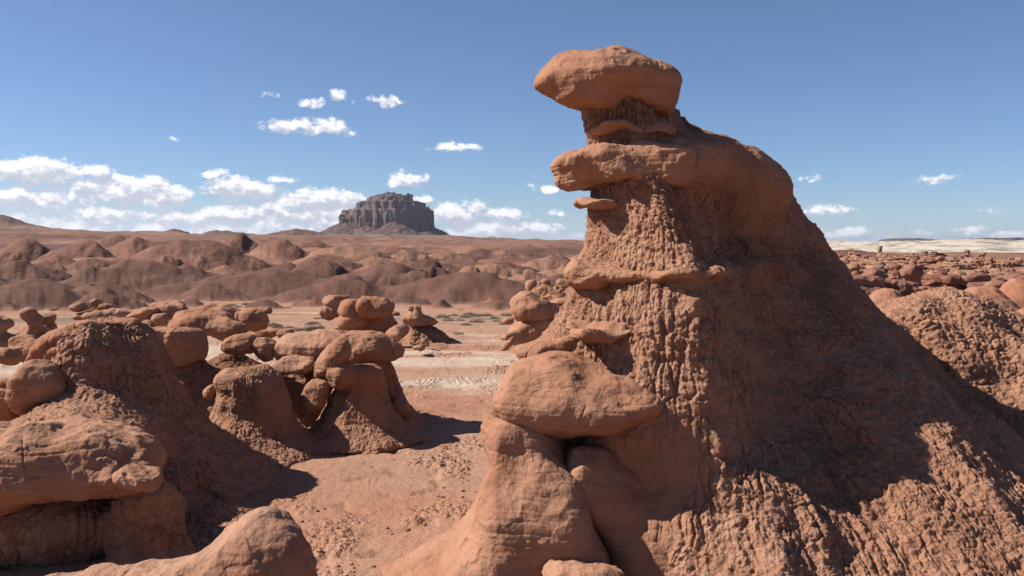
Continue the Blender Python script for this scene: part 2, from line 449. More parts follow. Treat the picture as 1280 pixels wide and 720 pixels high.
def butte_mat():
    m, t, b = new_mat('butte_rock')
    P = t.new('ShaderNodeNewGeometry').outputs['Position']
    z = t.new('ShaderNodeSeparateXYZ', {0: P}).outputs[2]
    n = t.noise(P, .02, 6, .65)
    zz = t.math('ADD', z, t.math('MULTIPLY', t.math('SUBTRACT', n, .5), 22.))
    cr = t.new('ShaderNodeValToRGB', {0: t.ramp(zz, 0, 140)})
    e = cr.color_ramp.elements
    stops = [(0., (0.112, 0.102, 0.086)), (.14, (0.119, 0.109, 0.094)), (.20, (0.133, 0.079, 0.066)), (.42, (0.139, 0.075, 0.061)), (.46, (0.126, 0.079, 0.066)),
             (.62, (0.149, 0.102, 0.086)), (.76, (0.159, 0.113, 0.098)), (.80, (0.106, 0.068, 0.060)), (.88, (0.139, 0.092, 0.079)), (1., (0.099, 0.072, 0.067))]
    e[0].position, e[0].color = stops[0][0], c4(*stops[0][1]); e[1].position, e[1].color = 1., c4(*stops[-1][1])
    for p, c in stops[1:-1]:
        x = e.new(p); x.color = c4(*c)
    st = t.noise(t.vmath('MULTIPLY', P, (1., 1., .12)), .06, 5, .6)
    col = t.mix(t.ramp(st, .42, .58, 0, .75), cr.outputs[0], t.mix(1., cr.outputs[0], c4(.6, .56, .55), 'MULTIPLY'))
    t.set(b.inputs['Base Color'], col)
    hb = t.math('ADD', t.math('MULTIPLY', st, 22.), t.math('MULTIPLY', t.noise(P, .15, 4), 3.))
    t.set(b.inputs['Normal'], t.new('ShaderNodeBump', {'Strength': .8, 'Distance': 1., 'Height': hb}).outputs[0])
    return m
M['butte'] = butte_mat()

def plain_mat(name, a, b_, sc):
    m, t, b = new_mat(name)
    P = t.new('ShaderNodeNewGeometry').outputs['Position']
    t.set(b.inputs['Base Color'], t.mix(t.ramp(t.noise(P, sc, 5, .6), .35, .65), c4(*a), c4(*b_)))
    return m
M['scrub'] = plain_mat('dry_scrub', (0.124, 0.118, 0.081), (0.205, 0.174, 0.124), 3.)
M['butte2'] = plain_mat('far_mesa_rock', (0.124, 0.099, 0.084), (0.068, 0.065, 0.053), .012)

# ------------------------------------------------------------ sky, sun, camera
sc = bpy.context.scene
w = bpy.data.worlds.new("World"); sc.world = w; w.use_nodes = True
t = NT(w.node_tree); t.n.clear()
EL = math.asin(TO_SUN[2]); AZ = math.atan2(TO_SUN[0], TO_SUN[1])
sky = t.new('ShaderNodeTexSky', sky_type='NISHITA', sun_disc=False, sun_elevation=EL, sun_rotation=AZ, altitude=1500., air_density=1.0, dust_density=.1, ozone_density=3.)
SKYS = .05
dirv = t.new('ShaderNodeTexCoord').outputs['Generated']
sx, sy, sz = t.new('ShaderNodeSeparateXYZ', {0: dirv}).outputs
# azimuth and elevation of the view direction, in units of 1/1108 radian (small clouds hang at their own bearings)
az = t.math('MULTIPLY', t.math('ARCTAN2', sx, sy), FPX); el = t.math('MULTIPLY', t.math('ARCSINE', sz), FPX)
AE = t.new('ShaderNodeCombineXYZ', {0: az, 1: el, 2: 0.}).outputs[0]

CL = [  # px, py, half width, half height, weight
 (40, 214, 70, 14, 1.20), (118, 215, 26, 8, 0.76), (150, 236, 62, 15, 1.20), (50, 248, 70, 13, 1.08), (210, 246, 42, 13, 1.08), (305, 238, 48, 14, 1.20), (350, 226, 22, 6, 0.59),
 (400, 250, 58, 14, 1.20), (330, 268, 100, 13, 1.08), (150, 268, 70, 11, 1.02), (20, 275, 60, 11, 1.08), (240, 272, 60, 9, 0.96), (90, 288, 150, 10, 0.84), (250, 288, 150, 9, 0.96), (420, 282, 70, 14, 1.08),
 (575, 268, 38, 17, 1.00), (625, 268, 34, 9, 1.00), (610, 288, 60, 13, 1.00), (675, 285, 36, 10, 0.85), (712, 296, 22, 7, 0.70), (450, 249, 22, 6, 0.70), (528, 248, 17, 5, 0.90),
 (514, 222, 25, 10, 0.84), (492, 229, 10, 5, 0.67), (567, 185, 31, 7, 0.84), (384, 158, 40, 11, 0.84), (416, 161, 26, 8, 0.67), (388, 127, 17, 6, 0.80), (424, 119, 14, 7, 0.76),
 (471, 127, 27, 7, 0.67), (337, 117, 13, 4, 0.46), (328, 157, 7, 6, 0.50), (436, 166, 8, 4, 0.42), (268, 215, 17, 5, 0.59), (220, 175, 8, 3, 0.25), (666, 232, 9, 5, 0.55), (687, 238, 9, 6, 0.65), (694, 266, 15, 4, 0.50),
 (1160, 225, 30, 6, 0.42), (1030, 260, 32, 8, 0.55), (1008, 223, 14, 4, 0.29), (1060, 293, 55, 7, 0.60), (1145, 292, 15, 4, 0.60), (1212, 289, 22, 5, 0.65), (1120, 299, 60, 5, 0.60), (1260, 295, 40, 5, 0.60), (1210, 262, 30, 4, 0.20), (60, 282, 110, 11, 1.02), (210, 286, 110, 10, 1.02), (340, 284, 90, 10, 1.02), (420, 264, 50, 9, 0.96)]
g = bpy.data.node_groups.new('cloud_density', 'ShaderNodeTree')
g.interface.new_socket('P', in_out='INPUT', socket_type='NodeSocketVector')
g.interface.new_socket('D', in_out='OUTPUT', socket_type='NodeSocketFloat')
gt = NT(g); gi = gt.new('NodeGroupInput'); go = gt.new('NodeGroupOutput')
Pp = gi.outputs[0]
wn = gt.vmath('SUBTRACT', gt.noise(Pp, .045, 3, .6, out='Color'), (.5, .5, .5))
Pw = gt.vmath('ADD', Pp, gt.vmath('MULTIPLY', wn, (26., 13., 0.)))
env = None
for px, py, a, h_, wt in CL:
    A0 = math.atan2(px-640, FPX)*FPX
    E0 = math.atan2(HOR-py, math.hypot(px-640, FPX))*FPX
    d = gt.vmath('MULTIPLY', gt.vmath('SUBTRACT', Pw, (A0, E0, 0.)), (1/(a*1.15), 1/(h_*1.25), 0.))
    r = gt.math('MULTIPLY_ADD', gt.vmath('DOT_PRODUCT', d, d, out='Value'), -wt, wt)
    env = r if env is None else gt.math('MAXIMUM', env, r)
env = gt.math('MAXIMUM', env, -1.)
na = gt.noise(gt.vmath('MULTIPLY', Pp, (1., 1.6, 1.)), .03, 7, .58)
nb = gt.noise(gt.vmath('MULTIPLY', Pp, (1., 1.3, 1.)), .11, 5, .6)
nz = gt.math('ADD', gt.math('MULTIPLY', gt.math('SUBTRACT', na, .5), 3.0), gt.math('MULTIPLY', gt.math('SUBTRACT', nb, .5), 1.7))
gt.l.new(gt.math('ADD', gt.math('SUBTRACT', env, .2), gt.math('MULTIPLY', nz, gt.ramp(env, -1., .2))), go.inputs[0])
def dens(off):
    nd = t.new('ShaderNodeGroup', node_tree=g); t.set(nd.inputs[0], t.vmath('ADD', AE, off) if off else AE); return nd.outputs[0]
D0, D1 = dens(None), dens((-4., 9., 0.))
alpha = t.ramp(D0, -.12, .62); alpha.node.interpolation_type = 'SMOOTHSTEP'
lit = t.ramp(t.math('SUBTRACT', D0, D1), -.35, .75); lit.node.interpolation_type = 'SMOOTHSTEP'
thick = t.ramp(D0, .2, 1.4)
cw = t.mix(lit, c4(6.4, 6.6, 7.6), c4(12.2, 12., 12.4))
cw = t.mix(t.math('MULTIPLY', t.math('SUBTRACT', 1., lit), thick), cw, c4(6.0, 6.2, 7.3))
front = t.ramp(sy, -.05, .05)
hz = t.ramp(sz, 0., .3); skt = t.mix(1., sky.outputs[0], t.mix(hz, c4(.80, .94, 1.2), c4(1.0, 1.02, 1.12)), 'MULTIPLY')
skyc = t.mix(t.math('MULTIPLY', alpha, t.math('MULTIPLY', front, .95)), skt, cw)
bg = t.new('ShaderNodeBackground', {'Color': skyc, 'Strength': SKYS})
wo = t.new('ShaderNodeOutputWorld'); t.l.new(bg.outputs[0], wo.inputs[0])

sl = bpy.data.lights.new('sun', 'SUN'); sl.energy = 5.; sl.angle = math.radians(.5); sl.color = (1., .93, .85)
so = bpy.data.objects.new('sun', sl); C.objects.link(so)
from mathutils import Vector
so.rotation_euler = Vector([float(-v) for v in TO_SUN]).to_track_quat('-Z', 'Y').to_euler(); so.location = (-20, 0, 20)

cam = bpy.data.cameras.new('camera'); co = bpy.data.objects.new('camera', cam); C.objects.link(co)
co.location = (0, 0, H); co.rotation_euler = (math.radians(90), 0, 0)
cam.sensor_width = 36.; cam.lens = 36.*FPX/1280; cam.shift_y = -(360-HOR)/1280
cam.clip_start = .1; cam.clip_end = 60000
sc.camera = co
sc.view_settings.view_transform = 'Standard'; sc.view_settings.look = 'None'
sc.view_settings.exposure = .88; sc.view_settings.gamma = 1
sc.view_settings.use_curve_mapping = False
sc.cycles.use_denoising = True; sc.cycles.use_adaptive_sampling = True; sc.cycles.adaptive_threshold = .03
sc.cycles.max_bounces = 4; sc.cycles.diffuse_bounces = 2
# ------------------------------------------------------------ terrain
def mound_h(x, y, cx, cy, a, b, rot, seed, gul=.16):
    c, s = math.cos(rot), math.sin(rot)
    wq = np.stack([x/a+seed, y/b, 0*x], -1); wx = fbm(wq*1.1, 3); wy = fbm(wq*1.1+31, 3)
    u = ((x-cx)*c+(y-cy)*s)/a; v = (-(x-cx)*s+(y-cy)*c)/b
    kk = np.minimum(1., np.sqrt(u*u+v*v)*2); u = u+.38*wx*kk; v = v+.38*wy*kk
    r = np.sqrt(u*u+v*v); th = np.arctan2(v, u)
    st = np.stack([np.cos(th)*5.5+seed, np.sin(th)*5.5+seed*.7, r*1.6], -1)
    g = ridged(st, 4)-.45
    r = r*(1+gul*g*np.clip(r*2, 0, 1))+.13*perlin(np.stack([x/a*1.6+seed, y/a*1.6, 0*x], -1))+.05*perlin(np.stack([x/a*5+seed, y/a*5, 0*x], -1))
    e = .08
    return 1-((np.sqrt(r*r+e*e)-e)/(math.sqrt(1+e*e)-e))**.9

_r = random.Random(3)
XH = []
for _ in range(95):
    Y_ = 72*math.exp(_r.random()*2.5); px_ = _r.uniform(-120, 760)
    XH.append((px_, 303+(4.6-_r.uniform(.3, 2.1)*(Y_/90)**.5)*1108/Y_*.9, Y_, _r.uniform(50, 150), _r.uniform(.4, .9), _r.choice(['dark', 'red', 'orange', 'red']) if Y_ > 110 else 'dark'))
# summit px, summit py, distance, half width px, depth/width, colour key
HILLS = [
 # front row, dark brown
 (45, 347, 84, 120, .8, 'dark'), (128, 350, 80, 62, .8, 'dark'), (180, 325, 100, 118, .8, 'dark'), (20, 325, 118, 95, .8, 'dark'),
 (345, 336, 96, 165, .45, 'dark'), (440, 344, 90, 75, .6, 'dark'), (262, 352, 88, 60, .6, 'dark'), (-60, 340, 90, 110, .8, 'dark'),
 (40, 352, 60, 95, .7, 'dark'), (135, 360, 57, 55, .7, 'dark'), (-60, 350, 56, 80, .7, 'red'), (615, 371, 58, 34, .6, 'red'), (548, 374, 62, 22, .6, 'dark'), (505, 366, 70, 40, .5, 'dark'), (700, 369, 62, 40, .6, 'red'),
 (330, 374, 60, 40, .5, 'dark'), (240, 372, 62, 38, .5, 'dark'), (390, 371, 66, 30, .5, 'red'),
 # second row, orange-brown
 (280, 330, 125, 70, .8, 'orange'), (235, 300, 190, 110, .7, 'red'), (430, 306, 165, 120, .7, 'orange'), (535, 322, 120, 75, .7, 'dark'), (470, 325, 122, 70, .7, 'red'),
 (615, 325, 130, 80, .7, 'orange'), (660, 335, 112, 60, .7, 'orange'), (700, 330, 125, 70, .7, 'orange'), (350, 300, 210, 70, .7, 'red'), (300, 290, 260, 60, .7, 'red'),
 (105, 300, 200, 80, .7, 'red'), (30, 297, 230, 75, .8, 'red'), (150, 292, 320, 60, .7, 'red'), (170, 296, 270, 75, .8, 'red'), (400, 318, 140, 55, .7, 'orange'),
 (560, 312, 210, 70, .7, 'orange'), (630, 312, 230, 65, .7, 'orange'), (690, 316, 210, 60, .7, 'red'), (505, 310, 190, 60, .7, 'orange'), (585, 330, 104, 40, .6, 'orange'), (740, 312, 230, 60, .7, 'orange'),
 (600, 306, 340, 60, .6, 'orange'), (520, 305, 350, 70, .6, 'orange'), (440, 303, 380, 80, .6, 'orange'), (680, 307, 360, 60, .6, 'orange'), (390, 300, 330, 50, .6, 'red'),
 # far cones on the left skyline
 (2, 268, 900, 38, .9, 'purple'), (217, 286, 1000, 32, .9, 'purple'), (283, 287, 950, 34, .9, 'purple'), (372, 285, 1150, 40, .9, 'purple'), (345, 290, 1100, 30, .9, 'purple'),
 (680, 303, 420, 26, .7, 'red'), (658, 305, 430, 20, .7, 'red'), (470, 293, 1300, 60, .7, 'green'), (540, 295, 1300, 50, .7, 'green'), (590, 297, 1300, 60, .7, 'green'), (400, 292, 1250, 70, .7, 'green'),
 # right hand side
 (1100, 352, 46, 60, .35, 'cliff'), (1310, 348, 50, 70, .4, 'cliff'),
 (1075, 366, 36, 60, .6, 'dune'), (1130, 318, 170, 130, .6, 'red'), (1060, 312, 230, 90, .6, 'red'), (1230, 316, 200, 100, .6, 'orange'), (1165, 330, 105, 48, .7, 'dune'),
 (1250, 326, 110, 60, .7, 'orange'), (1070, 330, 95, 60, .7, 'orange'), (1340, 320, 130, 80, .8, 'orange'),
]
COL = dict(dark=(.125, .065, .047), orange=(.24, .13, .085), red=(.175, .088, .061), purple=(.13, .075, .06), green=(.175, .155, .115), dune=(.31, .16, .09), cliff=(.115, .062, .043),
           white=(.49, .43, .35), sand=(.33, .192, .126), pale=(.44, .345, .265), redsand=(.31, .155, .096), scrub=(.15, .13, .09))
COL = {k: np.array(v, F32) for k, v in COL.items()}

def floor_h(x, y):
    px = x/np.maximum(y, 1)*FPX+640
    right = sstep(760, 1000, px); ly = np.log(np.maximum(y, 1))
    dl = np.interp(y, [0, 38, 60, 80, 120, 200], [0, 0, -.9, -1.9, -3.4, -3.8])
    rr = np.interp(ly, np.log([14, 22, 36, 60, 100, 170, 300, 430, 600, 900]), [0., .6, 1.1, .95, .7, .2, -.75, -1.8, 0, 1.6])
    d = dl*(1-right)+right*rr
    far = sstep(200, 900, y)*(1-right)+right*sstep(650, 900, y)
    # far plain rises to the skyline row of the photograph
    row = np.interp(px, [-600, 0, 60, 100, 200, 340, 560, 620, 730, 900, 1040, 1280, 2000], [280, 285, 288, 292, 295.5, 297, 299, 301.5, 304, 305, 305, 304, 300])
    zfar = H-(row-HOR)/FPX*np.minimum(y, 1300)
    return d*(1-far)+far*(zfar-.0*y)

def terrain(x, y, near=True):
    """height, colour, crust"""
    z = floor_h(x, y); px = x/np.maximum(y, 1)*FPX+640
    q = np.stack([x, y, 0*x], -1)
    z = z+.05*fbm(q/3.5, 3)*sstep(2, 8, y)+.35*fbm(q/28+5, 3)*sstep(30, 90, y)+fbm(q/90., 4)*2.*sstep(120, 500, y)+fbm(q/300., 4)*3.*sstep(500, 1000, y)*(1-sstep(1250,1400,y))
    z = z+(ridged(q/110.+4, 4)-.45)*8*sstep(250, 500, y)*(1-sstep(1250, 1400, y))*sstep(1000, 800, px)
    n = fbm(q/6., 3); n2 = fbm(q/1.7+9, 3); nf = fbm(q/60.+3, 4)
    col = COL['sand']+(COL['redsand']-COL['sand'])*sstep(-.1, .4, n)[:, None]
    # salt-whitened wash
    pale = sstep(0., .35, fbm(np.stack([x/9., y/2.6, 0*x], -1)+31, 3)+.35*np.exp(-((y-26)/7.)**2)-.12)*sstep(14, 20, y)*(1-sstep(70, 110, y))
    col = col+(COL['pale']-col)*pale[:, None]*.9
    sb = sstep(.05, .3, fbm(np.stack([x/14., y/4., 0*x], -1)+61, 3)+.45*np.exp(-((y-43)/5.)**2)-.28)*sstep(30, 36, y)*(1-sstep(90, 120, y))
    col = col+(COL['scrub']-col)*sb[:, None]*.75
    fz = sstep(60, 150, y)
    cf = COL['red']+(COL['orange']-COL['red'])*sstep(-.25, .3, nf)[:, None]
    gz = (sstep(600, 1100, y)*sstep(-.15, .1, nf+.35*sstep(760, 500, px)))[:, None]
    cf = cf+(COL['green']-cf)*gz*.7
    col = col+(cf-col)*fz[:, None]
    cr = sstep(.05, .3, n2+.25*fbm(q/.6, 2))*(1-fz)
    crust = np.clip(cr+.1, 0, 1)
    m = (y < 40)
    if m.any():
        qq = q[m]; a1, a2 = worley(qq/.13); b1, _ = worley(qq/.05+4)
        z[m] += cr[m]*(.075*(1-a1**2)+.03*(1-b1))+.006*perlin(qq/.08)
        # shallow runnels and little scarps
        f = ridged(np.stack([x[m]/2.2, y[m]/.9, 0*x[m]], -1), 3); z[m] -= .05*sstep(.72, .9, f)
    for i, (hx, hy, Y, hw, asp, key) in enumerate(HILLS+XH):
        cx, _, zt = W(hx, hy, Y); a = hw/FPX*Y*1.3; b = max(a*asp, 2.)
        s = (np.abs(x-cx) < a*1.5) & (np.abs(y-Y) < b*1.5+1)
        if not s.any(): continue
        zb = float(floor_h(np.array([cx]), np.array([float(Y)]))[0])-.3
        if zt < zb+.25: continue
        g = mound_h(x[s], y[s], cx, Y, a, b, .1*(i % 5-2), i*3.7, .10 if key == 'dune' else .13)
        hz = zb+(zt-zb)*g
        if key not in ('dune', 'cliff'):
            wq = np.stack([x[s]/a+i, y[s]/a, 0*x[s]], -1); hz += (zt-zb)*(.13*(ridged(wq*2.6, 4)-.55)+.05*perlin(wq*9))*sstep(0, .35, g)
        k = .06*abs(zt-zb)+.05
        hh = np.clip(.5+.5*(hz-z[s])/k, 0, 1)
        z[s] = z[s]*(1-hh)+hz*hh+k*hh*(1-hh)
        c = COL[key]*(1+.0*g[:, None])
        band = .88+.2*sstep(-.3, .3, perlin(np.stack([0*g+i, 0*g, hz/(.10*(zt-zb)+.2)], -1)))
        c = c*band[:, None]
        col[s] = col[s]*(1-hh[:, None])+c*hh[:, None]
        crust[s] = crust[s]*(1-hh)
    # pale domes of the right skyline
    wz = sstep(1000, 1045, px)*sstep(410, 440, y)*(1-sstep(900, 1000, y))
    top = H-(np.interp(px, [960, 1040, 1100, 1165, 1185, 1225, 1260, 1330], [305, 303, 305, 303.5, 301.5, 301, 304, 303])-HOR)/FPX*720
    bot = H-(318-HOR)/FPX*430
    hw_ = bot+(top-bot)*np.clip((y-425)/290, 0, 1)+3.5*ridged(q/70.+2, 4)*sstep(430, 500, y)-1.5+1.5*sstep(600, 720, y)*(1-.6*sstep(600, 720, y))
    z = z*(1-wz)+hw_*wz
    wc = COL['white']*(1+.12*fbm(q/25., 3))[:, None]
    wc = wc+(COL['green']*1.15-wc)*sstep(.0, .25, fbm(np.stack([x/22., y/16., 0*x], -1)+11, 3))[:, None]*.8
    col = col+(wc-col)*wz[:, None]
    return z, col, crust, fz

def gz(x, y):
    return float(terrain(np.array([float(x)]), np.array([float(y)]))[0][0])
def floor_at(px, py):
    """the point of the valley floor seen at a photo pixel"""
    Y = 8.
    while Y < 600:
        p = W(px, py, Y)
        if p[2] <= float(floor_h(np.array([p[0]]), np.array([p[1]]))[0]): return p
        Y *= 1.004
    return p

# one sheet: rows by distance, columns by bearing; widens to the horizon all round
def ground_sheet():
    ys = [3.2]
    while ys[-1] < 60: ys.append(ys[-1]*(1.0052 if ys[-1] < 30 else 1.0075))
    while ys[-1] < 1400: ys.append(ys[-1]*1.0085)
    while ys[-1] < 12000: ys.append(ys[-1]*1.08)
    ys = np.array(ys, F32)
    us = np.concatenate([np.linspace(-3.2, -.85, 30)[:-1], np.linspace(-.85, .8, 860), np.linspace(.8, 3., 30)[1:]]).astype(F32)
    X = us[None, :]*ys[:, None]; Y = np.repeat(ys[:, None], len(us), 1)
    z, col, cr, fz = terrain(X.ravel(), Y.ravel())
    n, m = X.shape; idx = np.arange(n*m).reshape(n, m)
    Q = np.stack([idx[:-1, :-1], idx[:-1, 1:], idx[1:, 1:], idx[1:, :-1]], -1).reshape(-1, 4)
    V = np.stack([X.ravel(), Y.ravel(), z], -1)
    # the far rim and the land behind the viewer, coarse
    k = len(V); R = 12000.
    ex = np.array([[-R*3.2, -R, 0], [R*3., -R, 0], [V[0, 0], 3.2, V[0, 2]], [V[m-1, 0], 3.2, V[m-1, 2]]], F32)
    V = np.concatenate([V, ex]); col = np.concatenate([col, np.tile(COL['sand'], (4, 1))]); cr = np.concatenate([cr, np.zeros(4)]); fz = np.concatenate([fz, np.zeros(4)])
    Q = np.concatenate([Q, np.array([[k, k+1, k+3, k+2]]), np.array([[k, k+2, idx[0, 0], idx[-1, 0]]]), np.array([[k+1, idx[-1, -1], idx[0, -1], k+3]])])
    o = mesh_obj('ground', V, Q, M['ground'], None, {'tint': col, 'crust': cr, 'far': fz})
    tag(o, kind='structure')
ground_sheet()

# far flat-topped table land on the right skyline, and the butte
def far_mesa(px0, px1, prof, Y, depth, label):
    xs = np.linspace(px0, px1, 90); top = np.interp(xs, *zip(*prof)); m = Y/FPX
    V, Q = [], []
    n = len(xs)
    rows = [(0, 0.0, -1), (.0, .45, -.5), (0, .5, 0), (1, .9, 0), (1, 1., 0), (2., 1., 0), (3., 0., 0)]
    for j, (dy, fr, _) in enumerate(rows):
        for i, x in enumerate(xs):
            zt = H-(top[i]-HOR)*m; zb = H-(307-HOR)*m
            nz = float(rng.normal())*.35*m*(0 < j < 5)
            V.append(((x-640)*m, Y+dy*depth*(.25)+8*math.sin(i*.9)+float(rng.normal())*6+(-60 if j == 0 else 0), zb+(zt-zb)*fr+nz))
    for j in range(len(rows)-1):
        for i in range(n-1): Q.append((j*n+i, j*n+i+1, (j+1)*n+i+1, (j+1)*n+i))
    o = mesh_obj('mesa', np.array(V), np.array(Q), M['butte2'], smooth=False)
    tag(o, label, 'mesa')

far_mesa(1133, 1232, [(1133, 303), (1140, 299), (1152, 297.5), (1175, 298), (1200, 300), (1232, 304)], 3000, 500, 'low grey mesa on the skyline behind the white hills, left of the other')
far_mesa(1218, 1420, [(1218, 303), (1232, 299), (1262, 297.5), (1420, 296)], 3200, 500, 'low grey mesa at the far right end of the skyline, cut by the frame')
far_mesa(560, 760, [(560, 300), (590, 300.5), (620, 301), (640, 300.5), (690, 302), (720, 304), (760, 306)], 3300, 500, 'thin pale grey mesa low on the skyline just right of the big butte')
TM.append(('terrain', round(time.time()-T0, 1)))
# ------------------------------------------------------------ the tall hoodoo
E = Ell
def hero():
    Y0 = 11.1
    p = W(860, 663, Y0); p[2] = 0
    root = empty('hoodoo', p)
    tag(root, 'huge red sandstone hoodoo with a balanced oval cap rock, towering on the right', 'hoodoo')
    body = Prof(Y0, [  # py, left, right, front, back, centre px, centre shift
        (118, 745, 835, .36, .45, 790, 0), (140, 740, 846, .42, .5, 792, 0), (165, 744, 866, .48, .55, 800, 0), (176, 742, 900, .50, .7, 805, 0), (186, 740, 940, .52, .8, 810, 0),
        (205, 740, 968, .62, .9, 812, 0), (222, 745, 982, .72, 1., 815, 0), (245, 742, 990, .74, 1.1, 818, 0), (262, 740, 1000, .82, 1.2, 820, 0), (300, 737, 1028, .96, 1.4, 825, 0), (320, 728, 1042, 1.1, 1.5, 835, 0), (333, 718, 1052, 1.32, 1.6, 838, 0),
        (352, 722, 1066, 1.30, 1.7, 840, 0), (370, 712, 1080, 1.4, 1.8, 842, 0), (400, 696, 1108, 1.5, 1.9, 845, 0), (430, 678, 1145, 1.62, 2.1, 848, 0), (460, 655, 1190, 1.72, 2.3, 850, 0),
        (500, 640, 1245, 1.82, 2.5, 852, 0), (560, 640, 1330, 1.85, 2.8, 866, 0), (620, 640, 1420, 1.95, 3., 880, 0), (700, 610, 1540, 2.15, 3.3, 900, 0), (760, 590, 1660, 2.4, 3.5, 920, 0)], n=1.65, k=.1, shear=1.25)
    apron = Mound(1035, 350, 12.0, 3.5, 3.2, 4.3, top=.12, p=.85, k=.6, gul=.16, seed=1.3)
    spur = Mound(1200, 520, 12.6, 3.0, 3.8, 4.2, top=.2, p=.85, k=.8, gul=.2, seed=4.3)
    rib = Mound(960, 585, 9.6, 1.4, 1.2, 1.9, top=.4, k=.6, gul=.2, seed=7., rz=-20)
    KNOB[0] = lambda p: np.clip(sstep(1.7, .9, p[:, 2]+.15*p[:, 0]-.45)+sstep(2.6, 2.1, p[:, 0]+(p[:, 2]-2.4)*.1), 0, 1)
    blob('clay_body', [body, E(842, 210, 11.2, 50, 34, 62, n=2.6, clay=0, k=.15), E(893, 222, 11.75, 56, 44, 62, n=2.4, k=.5, ry=16, clay=.45, cuts=0), E(945, 236, 12.15, 44, 36, 50, k=.35, n=2.2, ry=20, clay=.15, cuts=0), apron, spur, rib, E(930, 215, 11.95, 34, 24, 36, clay=.3, k=.12, ry=25),
                       E(825, 575, 9.75, 90, 70, 60, clay=.0, k=.3), E(830, 650, 9.5, 80, 60, 50, clay=.15, k=.25)],
         .05, M['rock'], root, sub=2, wob=.07, wf=1.3, zmin=-.15, ctr=np.array([body.cx.mean()*.0+(850-640)/FPX*Y0, Y0, 0]), flow_k=.32, amp=1.1, R0=2.2, cnoise=.25, clip=(np.array([-3, 4, -.2]), np.array([9.2, 17.5, 9])))
    KNOB[0] = None
    blob('cap_rock', [E(764, 97, 11.0, 80, 33, 64, n=2., cuts=3), E(815, 113, 11.02, 33, 23, 46, n=2.4, k=.15, ry=14), E(738, 115, 10.95, 42, 20, 44, k=.15, ry=12, n=2.3, cuts=3), E(706, 101, 10.95, 31, 12, 36, k=.12, n=2., cuts=2)],
         .03, M['rock'], root, sub=2, wob=.08, wf=1.6, rockamp=.8)
    blob('upper_ledge', [E(728, 211, 10.95, 31, 17, 36, n=2.8, ry=-8), E(776, 206, 10.9, 58, 26, 60, n=2.8, k=.18, ry=-5, cuts=2), E(825, 212, 10.95, 46, 30, 60, n=3., k=.2, cuts=2), E(722, 229, 10.95, 22, 8, 26, k=.06, ry=14)],
         .035, M['rock'], root, sub=2, wob=.10, wf=1.8)
    blob('thin_ledge', [E(752, 254, 10.85, 34, 7, 38, n=2.6, ry=3, cuts=0)], .02, M['rock'], root, sub=2, wob=.07, wf=3., rockamp=.6)
    blob('neck_ledge', [E(760, 165, 10.98, 28, 7, 34, ry=-6, n=2.6), E(800, 162, 10.95, 42, 9, 40, k=.12, ry=6)], .025, M['rock'], root, sub=2, wob=.10, wf=2.2, rockamp=.8)
    blob('middle_ledge', [Prof(Y0, [(329, 735, 880, 1.1, .3, 838), (333, 716, 902, 1.37, .4, 838), (340, 711, 910, 1.44, .4, 838), (345, 716, 900, 1.40, .4, 838), (349, 735, 870, 1.15, .3, 838)], n=1.7, clay=.05),
         E(735, 341, 10.6, 28, 11, 44, k=.1, n=2.4, cuts=3), E(740, 354, 10.55, 24, 7, 40, k=.05, cuts=3)], .025, M['rock'], root, sub=2, wob=.10, wf=1.7)
    blob('low_ledge', [E(752, 414, 10.12, 42, 8, 50, n=2.8, ry=-5), E(722, 409, 10.3, 18, 6, 30, k=.05)], .022, M['rock'], root, sub=2, wob=.10, wf=2.4, rockamp=.8)
    blob('side_ledge', [E(686, 434, 10.5, 40, 11, 40, n=2.6, ry=-14), E(660, 440, 10.5, 18, 8, 30, k=.1, ry=10)], .022, M['rock'], root, sub=2, wob=.08, wf=2.4, rockamp=.8)
    blob('great_slab', [E(708, 497, 10.0, 88, 41, 88, n=2.8, ry=2, cuts=4), E(668, 474, 10.3, 46, 26, 60, n=2.4, k=.3, ry=-28, cuts=0), E(780, 510, 9.95, 56, 24, 70, k=.3, ry=4, n=2.6, cuts=2), E(720, 512, 9.7, 70, 22, 60, k=.2, n=2.4, cuts=3)],
         .03, M['rock'], root, sub=2, wob=.09, wf=1.3, rockamp=.8)
    blob('buttress', [Prof(9.8, [(520, 612, 668, .4, .7), (532, 604, 690, .5, .8), (560, 600, 704, .62, .9), (600, 608, 716, .72, 1.), (640, 600, 738, .85, 1.), (675, 568, 752, .95, 1.), (700, 515, 752, 1., 1., 640), (720, 470, 745, 1., 1.1, 640), (770, 380, 745, 1.1, 1.3, 640)], n=3., clay=.08),
         E(665, 640, 9.25, 58, 46, 34, n=2.4, k=.25, ry=-14)],
         .035, M['rock'], root, sub=2, wob=.11, wf=1.2, zmin=-.15, rockamp=.9)
    blob('split_block', [Prof(9.75, [(558, 706, 775, .35, .6), (575, 700, 800, .52, .7), (610, 706, 835, .64, .8), (650, 728, 868, .7, .9), (700, 752, 890, .8, 1.), (780, 752, 910, .9, 1.)], n=2.3, clay=.05), E(735, 600, 9.35, 26, 42, 24, k=.2)], .035, M['rock'], root, sub=2, wob=.09, wf=1.3, zmin=-.15, rockamp=.8)
    return root
hero()

def front_stone():
    o = blob('boulder', [E(725, 722, 8.7, 50, 22, 40, n=2.3)], .03, M['rock'], None, sub=2, wob=.05)
    tag(o, 'low rounded boulder at the bottom edge, in front of the cracked buttress', 'boulder')
front_stone()
# ------------------------------------------------------------ the smaller goblins
def root_at(px, py, Y, label, cat='rock', name='rock', group=None):
    p = W(px, py, Y); p[2] = gz(p[0], p[1]); r = empty(name, p); tag(r, label, cat, group); return r
def one(name, label, cat, prims, vox, sub=1, group=None, mat=None, **kw):
    o = blob(name, prims, vox, mat or M['rock'], None, sub=sub, **kw); tag(o, label, cat, group); return o
R = M['rock']

